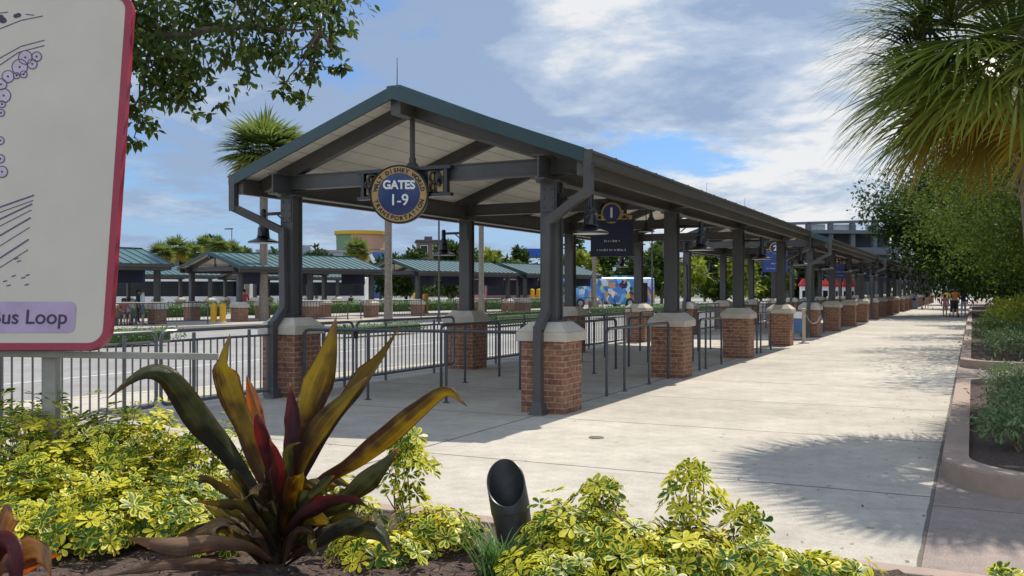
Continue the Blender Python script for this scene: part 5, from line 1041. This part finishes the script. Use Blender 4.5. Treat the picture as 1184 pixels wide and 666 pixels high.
def ti_leaf(parent, origin, pts, wpx, kind, roll=0.0, fold=.35, z0=5.05, taper=.5, label=None, wave=.10, seed=0):
    """pts: (u, v, depth offset) along the midrib, measured off the photograph"""
    ks = [W(u, v, z0+dz) for u, v, dz in pts]; n = 22; P = []
    def cr(p0, p1, p2, p3, t): return .5*((2*p1)+(p2-p0)*t+(2*p0-5*p1+4*p2-p3)*t*t+(3*p1-p0-3*p2+p3)*t**3)
    K = [ks[0]*2-ks[1]]+ks+[ks[-1]*2-ks[-2]]; m = len(ks)-1
    for i in range(n+1): f = i/n*m; j = min(m-1, int(f)); P.append(cr(K[j], K[j+1], K[j+2], K[j+3], f-j))
    W_ = wpx*.87*z0/F; wave = wave*2.0; tws = random.Random(seed*3+1).uniform(-1.7, 1.7); g = random.Random(seed+int(pts[0][0])); ph = g.uniform(0, 6); vs = []; rn = []; ed = []; sd = []; sgn = random.Random(seed*7+3).choice((-1, 1)); view = Vector((-s_, c_, 0)); cols = 9
    for i, p in enumerate(P):
        f = i/n; t = (P[min(n, i+1)]-P[max(0, i-1)]).normalized(); side = t.cross(view).normalized(); side = Matrix.Rotation(roll*(.5+.5*f)+tws*(f-.45), 3, t) @ side; nn = side.cross(t)
        prof = (min(1, f/taper)**.85 if f < taper else (max(0, 1-((f-taper)/(1-taper))**1.45))); w = W_*(.14*(1-f)+.86*prof)*.5+.0015
        for k in range(cols):
            x = (k/(cols-1)*2-1); wv = wave*w*(math.sin(f*13+ph+(2 if x > 0 else 0))+.5*math.sin(f*29+ph*2+(1 if x > 0 else 0)))*abs(x)**2
            vs.append(p+side*(x*w*math.cos(fold*abs(x)))+nn*(abs(x)*w*math.sin(fold)*.9+wv)-origin); rn.append(f); ed.append(abs(x)); sd.append(x*sgn)
    q = [(i*cols+k, i*cols+k+1, (i+1)*cols+k+1, (i+1)*cols+k) for i in range(n) for k in range(cols-1)]
    o = npmesh('leaf', np.array([tuple(v) for v in vs]), np.array(q), TI[kind], parent, dict(rnd=rn, edge=ed, side=sd), smooth=True)
    so_ = o.modifiers.new('thick', 'SOLIDIFY'); so_.thickness = .0012
    if label: o['label'] = label
    return o
org = W(318, 668, 5.05); org.z = bedz(org.y)-.02
tp = empty('ti_plant', org, 0, 'big bronze ti plant with broad upright leaves and a red heart', 'plant')
mb = MB(); b0 = W(320, 672, 5.05)-org; mb.tube([(b0.x, b0.y, -.1), (b0.x, b0.y, .25), W(322, 600, 5.05)-org, W(325, 530, 5.05)-org], [.03, .032, .03, .015], 10); mb.build('stem', TI['bronze'], tp, smooth=True)
for i, (pts, w, kd, ro, fo, ta) in enumerate((
    ([(312, 590, 0), (290, 560, .02), (262, 520, 0), (232, 488, -.1), (205, 450, -.2), (185, 432, -.25), (160, 434, -.3), (124, 461, -.38)], 42, 'green', .5, .45, .42),
    ([(318, 585, 0), (300, 545, .05), (276, 490, .1), (256, 440, .12), (254, 415, .12), (266, 386, .14)], 50, 'olive', -.35, .5, .58),
    ([(322, 560, -.05), (308, 515, -.03), (298, 480, 0), (291, 456, .02), (285, 434, .04)], 24, 'orange', .6, .6, .6),
    ([(320, 575, -.1), (312, 540, -.14), (306, 515, -.17), (299, 490, -.2), (296, 476, -.2)], 24, 'red', .3, .5, .5),
    ([(324, 590, -.12), (322, 560, -.17), (318, 535, -.2), (312, 506, -.22)], 30, 'red', -.2, .5, .5),
    ([(326, 570, .05), (344, 510, .1), (362, 460, .12), (376, 420, .12), (389, 366, .16)], 52, 'olive', .35, .5, .58),
    ([(328, 585, .0), (332, 540, -.05), (334, 500, -.05), (336, 470, -.03), (335, 442, 0)], 32, 'plum', -.4, .6, .5),
    ([(334, 585, .08), (352, 545, .15), (372, 505, .2), (396, 470, .25), (424, 436, .3), (446, 408, .3), (466, 370, .32)], 34, 'bronze', .5, .5, .68),
    ([(334, 580, .0), (350, 530, .0), (372, 490, .0), (398, 462, .05), (424, 436, .1)], 34, 'olive', .1, .5, .45),
    ([(332, 605, -.05), (365, 566, -.15), (405, 540, -.25), (445, 508, -.3), (482, 476, -.35), (516, 452, -.4), (540, 470, -.45)], 34, 'olive', .45, .45, .45),
    ([(345, 610, 0), (385, 592, -.1), (412, 568, -.15), (436, 545, -.18), (462, 516, -.2)], 34, 'green', .3, .4, .6),
    ([(328, 620, -.1), (350, 598, -.25), (380, 584, -.35), (405, 580, -.42), (428, 588, -.45)], 32, 'plum', .8, .5, .5),
    ([(322, 640, -.1), (300, 610, -.25), (282, 590, -.3), (262, 584, -.35), (225, 580, -.35)], 26, 'bronze', -.6, .4, .45),
    ([(316, 650, -.1), (285, 632, -.3), (245, 628, -.4), (200, 632, -.5), (146, 622, -.55)], 28, 'dry', .5, .3, .7),
    ([(330, 655, -.1), (380, 622, -.3), (410, 612, -.35), (440, 618, -.4), (452, 640, -.45)], 30, 'green', .3, .4, .5),
    ([(318, 668, -.1), (260, 655, -.2), (200, 652, -.3), (150, 660, -.4), (118, 668, -.4)], 18, 'dry', .8, .3, .4),
    ([(316, 640, .1), (296, 600, .15), (280, 580, .2), (262, 548, .22)], 36, 'bronze', -.2, .5, .55),
    ([(330, 640, .1), (348, 600, .15), (375, 585, .2), (398, 600, .22)], 36, 'bronze', .2, .5, .55))):
    ti_leaf(tp, org, pts, w, kd, ro, fo, taper=ta, seed=i)
gg = random.Random(11)
for i in range(38):
    a = -1+2*i/37+gg.uniform(-.12, .12); u0, v0_ = 320+a*12, 660-gg.uniform(0, 40); l = gg.uniform(55, 120)*(1-.12*abs(a)); ang = a*1.2+gg.uniform(-.2, .2); dz = -gg.uniform(-.15, .5); sx, cx_ = math.sin(ang), math.cos(ang)
    bend = gg.choice((0, 0, 1))
    u1, v1 = u0+sx*l*.55, v0_-cx_*l*.6-8; u2, v2 = u1+sx*l*.4+gg.uniform(-9, 9), v1-cx_*l*.35+bend*gg.uniform(10, 30)+gg.uniform(-4, 10)
    ti_leaf(tp, org, [(u0, v0_, 0), (u1, v1, dz*.6), (u2, v2, dz), (u2+sx*l*.22+gg.uniform(-8, 8), v2+(gg.uniform(8, 30) if bend else gg.uniform(-12, 8)), dz*1.1)], gg.uniform(15, 30), gg.choice(['bronze', 'bronze', 'olive', 'olive', 'dry', 'green', 'green', 'plum']), gg.uniform(-.9, .9), .6, taper=gg.uniform(.4, .65), seed=60+i)
o2 = W(-20, 690, 4.6); o2.z = bedz(o2.y)
tp2 = empty('ti_plant', o2, 0, 'faded ti plant at the lower left corner, only broad brownish leaf ends in view', 'plant')
for i, (pts, w, kd, ro, fo, ta) in enumerate((([(-20, 690, 0), (-5, 640, -.05), (8, 600, -.1), (14, 590, -.12)], 34, 'dry', .2, .3, .8), ([(-20, 690, 0), (0, 655, -.1), (25, 640, -.2), (45, 640, -.25), (60, 668, -.3)], 44, 'dry', -.3, .3, .6), ([(-20, 690, 0), (-10, 650, -.15), (0, 630, -.2), (14, 640, -.3), (22, 690, -.35)], 40, 'plum', .3, .3, .6), ([(-20, 690, 0), (10, 670, -.1), (34, 655, -.2), (56, 645, -.2), (72, 640, -.2)], 16, 'orange', .6, .3, .5))):
    ti_leaf(tp2, o2, pts, w, kd, ro, fo, z0=4.6, taper=ta, seed=40+i)

# ------------------------------------------------------------------ variegated shrubs: whorls of leaflets on upright twigs
def schefflera(u, vtop, z, wpx, label, seed, dens=1.0, hpx=None, sprout=None, zr=None, green=.0, vbase=None):
    """whorls over the outside of a rounded bush whose top sits at photo row vtop"""
    g = np.random.default_rng(seed); p = CW((u-592)/F*z, z, 0); p.z = bedz(p.y); topz = EYE-(vtop-V0)/F*z-p.z; r = wpx*z/F/2
    t = empty('variegated_shrub', p, 0, label, 'shrub', 'yellow variegated shrubs in the front bed'); mb = MB(); n = int(dens*170*(r/.3)*(topz/.5)**.6)
    if sprout: n = int(sprout*.95)
    Pw = []; Dw = []
    for i in range(n):
        if sprout:
            hz = topz*(.30+.70*g.random()**.75)*(1 if i % 7 else 1.05); a = g.uniform(0, 6.28); rr = r*(g.random()**.5)*(.5+.5*math.sin(math.pi*min(1, (hz/topz-.4)/.55))); d = np.array([math.cos(a)*rr, math.sin(a)*rr, hz]); dirn = np.array([math.cos(a)*.8, math.sin(a)*.8, .75])
        else:
            dv_ = g.normal(size=3); dv_ /= np.linalg.norm(dv_); dv_[2] = abs(dv_[2])*1.0-.25*(g.random() < .3); k = (.72+.38*g.random()); lump = 1+.16*math.sin(3.1*dv_[0]*2+seed)+.14*math.cos(4.3*dv_[1]*2+seed*1.7)
            d = np.array([dv_[0]*r*k*lump, dv_[1]*r*k*lump, topz*.44+dv_[2]*topz*.60*k*lump]); dirn = dv_*.8+np.array([0, 0, .6])
        Pw.append(d); Dw.append(dirn/np.linalg.norm(dirn))
        if i % (9 if sprout else 4) == 0: limb(mb, (d[0]*.1, d[1]*.1, -.03), d, .006, .0025, seed+i, .08, 4)
    P, T, Nn, Ln, Wd, Rd = [], [], [], [], [], []
    for c, dn in zip(Pw, Dw):
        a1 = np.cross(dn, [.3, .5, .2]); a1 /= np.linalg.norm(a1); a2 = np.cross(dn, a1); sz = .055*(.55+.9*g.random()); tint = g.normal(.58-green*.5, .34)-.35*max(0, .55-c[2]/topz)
        for j in range(7):
            th = j*2*math.pi/7+g.uniform(-.2, .2); o_ = a1*math.cos(th)+a2*math.sin(th); P.append(c+o_*.008); T.append(o_+dn*(.15+.3*g.random())-np.array([0, 0, .18])); Nn.append(dn-o_*.2+g.normal(size=3)*.18); Ln.append(sz*(.85+.3*g.random())); Wd.append(sz*.50); Rd.append(np.clip(tint+g.normal()*.12, 0, 1))
    v, q, e = leaves(np.array(P), np.array(T), np.array(Nn), np.array(Ln), np.array(Wd), LEAFO); q = tri_fix(q)
    mb.build('stems', M['stemw'], t); npmesh('foliage', v, q, L_['vari'], t, dict(rnd=np.repeat(Rd, 10), edge=e))
for i, a in enumerate((
    (18, 588, 5.3, 120, 'low variegated shrub in the bottom left corner above the brown leaf ends', 1.0, None), (105, 592, 5.3, 110, 'lowest variegated shrub at the edge of the bare mulch', .9, None), (250, 604, 5.3, 80, 'small variegated shrub under the left ti leaves', .8, None),
    (30, 556, 5.65, 150, 'low variegated shrub at lower left above the faded ti plant', 1.0, None), (118, 566, 5.5, 140, 'low variegated shrub bordering the bare mulch at lower left', 1.0, None), (196, 572, 5.55, 120, 'low greener shrub bordering the mulch left of the ti plant', 1.0, None),
    (18, 468, 6.5, 170, 'yellow variegated shrub at the left edge in front of the sign post', 1.1, None), (150, 474, 6.4, 150, 'brightest yellow variegated shrub, between the sign post and the ti plant', 1.15, None), (238, 498, 6.2, 120, 'darker variegated shrub just behind the left ti leaves', 1.0, None),
    (70, 520, 5.95, 170, 'variegated shrub in the second row at lower left', 1.0, None), (170, 545, 5.85, 150, 'greener low variegated shrub left of the ti plant stem', 1.0, None), (-40, 520, 5.8, 150, 'variegated shrub cut by the left picture edge', 1.0, None), (215, 590, 5.5, 90, 'small low variegated shrub under the striped dry leaf', .9, None),
    (472, 508, 5.9, 74, 'tall slim variegated sprout between the ti plant and the black spotlight', 1, 62), (505, 590, 5.5, 100, 'low variegated shrub left of the black spotlight', 1.0, None), (440, 620, 5.2, 110, 'low variegated shrub right of the ti plant base', 1.0, None), (400, 560, 5.6, 60, 'variegated shrub half hidden behind the right ti leaves', .8, None),
    (655, 585, 5.25, 110, 'variegated shrub immediately right of the black spotlight', 1.1, None), (695, 558, 5.35, 80, 'variegated sprout rising above the shrub right of the spotlight', 1, 60), (720, 600, 5.1, 120, 'low variegated shrub below the leaning bare twig', 1.1, None), (800, 536, 5.3, 74, 'tallest variegated sprout on the right side of the bed', 1, 58),
    (800, 615, 5.05, 130, 'low variegated shrub under the tallest right sprout', 1.1, None), (862, 586, 5.2, 66, 'loose variegated sprout right of the tallest one', 1, 40), (880, 632, 5.0, 120, 'low variegated shrub in the right part of the bed', 1.1, None), (955, 648, 4.95, 100, 'rightmost low variegated shrub at the bottom edge', 1.0, None), (1168, 661, 5.1, 50, 'small variegated shoot at the bottom right corner', .8, None), (640, 640, 4.85, 120, 'variegated shrub at the bottom edge below the spotlight', 1.0, None), (750, 650, 4.8, 120, 'variegated shrub at the bottom edge in the middle of the right bed', 1.0, None))):
    schefflera(a[0], a[1], a[2], a[3], a[4], 300+i, a[5], sprout=a[6], green=.5 if i in (5, 8, 10) else .15)
# bare leaning twig
tw = W(765, 668, 4.95); mb = MB(); o = Vector((tw.x, tw.y, bedz(tw.y))); mb.tube([Vector((0, 0, -.03)), W(758, 655, 4.95)-o, W(745, 625, 4.95)-o, W(732, 607, 4.95)-o, W(718, 601, 4.95)-o, W(708, 590, 4.97)-o], [.011, .01, .009, .008, .006, .004], 7); b = mb.build('twig', M['stemw'], smooth=True); b.location = o; tag(b, 'bare tan twig leaning left out of the right-hand shrubs', 'twig')
# grass tuft
gp = W(575, 668, 4.95); gp.z = bedz(gp.y); t = empty('grass_tuft', gp, 0, 'tuft of green strap-leaved grass below the black spotlight', 'grass tuft'); V, Q, Rn, Ed = [], [], [], []; g = np.random.default_rng(5)
for i in range(120):
    az = g.uniform(0, 6.28); d = np.array([math.cos(az)*.7, math.sin(az)*.7, 1.2]); d /= np.linalg.norm(d); p = np.array([g.normal()*.05, g.normal()*.05, 0]); ln = g.uniform(.18, .36); s = np.cross(d, [0, 0, 1]); s /= np.linalg.norm(s); r = g.random(); b0 = len(V)
    for k in range(7): f = k/6; w = .006*(1-f**2)+.0004; V += [p-s*w, p+s*w]; Rn += [r, r]; Ed += [.4, .4]; d = d+np.array([0, 0, -.28*f]); d /= np.linalg.norm(d); p = p+d*ln/6
    Q += [(b0+2*k, b0+2*k+1, b0+2*k+3, b0+2*k+2) for k in range(6)]
npmesh('blades', np.array(V), np.array(Q), L_['grassl'], t, dict(rnd=Rn, edge=Ed))
# black bullet spotlight
def spotlight():
    z = 5.45; k = z/F; b = W(600, 634, z); b.z = bedz(b.y)-.01; t = empty('garden_spotlight', b, TH, 'black tubular garden spotlight with a slanted open end in the mulch', 'spotlight'); r = 22.5*k; top = W(587, 556, z)-W(600, 634, z)
    ax = Vector(((587-601)*k, .03, (634-556)*k)).normalized(); Tq = ax.to_track_quat('Z', 'Y').to_matrix().to_4x4(); L0 = .02; n = 40
    Lc = 86*k; amp = 25*k; vs = []; prof = [(r*.90, 0), (r*.93, .10), (r*.985, Lc*.60), (r*1.02, Lc*.605), (r*1.02, Lc*.64)]
    Ti = Tq.inverted(); vd = (Ti @ Vector((0, -1, .0))); ph = math.atan2(vd.y, vd.x)
    ring = [[(q*math.cos(2*math.pi*i/n), q*math.sin(2*math.pi*i/n), h) for i in range(n)] for q, h in prof]
    lip = [(r*1.0*math.cos(2*math.pi*i/n), r*1.0*math.sin(2*math.pi*i/n), Lc-amp*math.cos(2*math.pi*i/n-ph)) for i in range(n)]
    lin = [(r*.93*math.cos(2*math.pi*i/n), r*.93*math.sin(2*math.pi*i/n), Lc-amp*math.cos(2*math.pi*i/n-ph)) for i in range(n)]
    inn = [(r*.93*math.cos(2*math.pi*i/n), r*.93*math.sin(2*math.pi*i/n), Lc*.28) for i in range(n)]
    allr = ring+[lip, lin, inn]; vs = [p for rr_ in allr for p in rr_]; fs = [(l*n+i, l*n+(i+1) % n, (l+1)*n+(i+1) % n, (l+1)*n+i) for l in range(len(allr)-1) for i in range(n)]
    mb = MB(); mb.add(vs, fs, Tq); mb.build('housing', mat('satin black housing', (.034, .034, .033), .42, var=.3, vscale=12, stain=(10, .58, (.05, .047, .042), .5)), t, smooth=True)
    mb = MB(); mb.lathe([(r*.93, Lc*.30), (r*.5, Lc*.34), (0, Lc*.35)], 24, Tq); mb.build('lens', M['glass'], t, smooth=True)
    mb = MB(); mb.lathe([(.035, -.1), (.035, .05)], 12, Tq); mb.build('stake', M['black'], t)
spotlight()
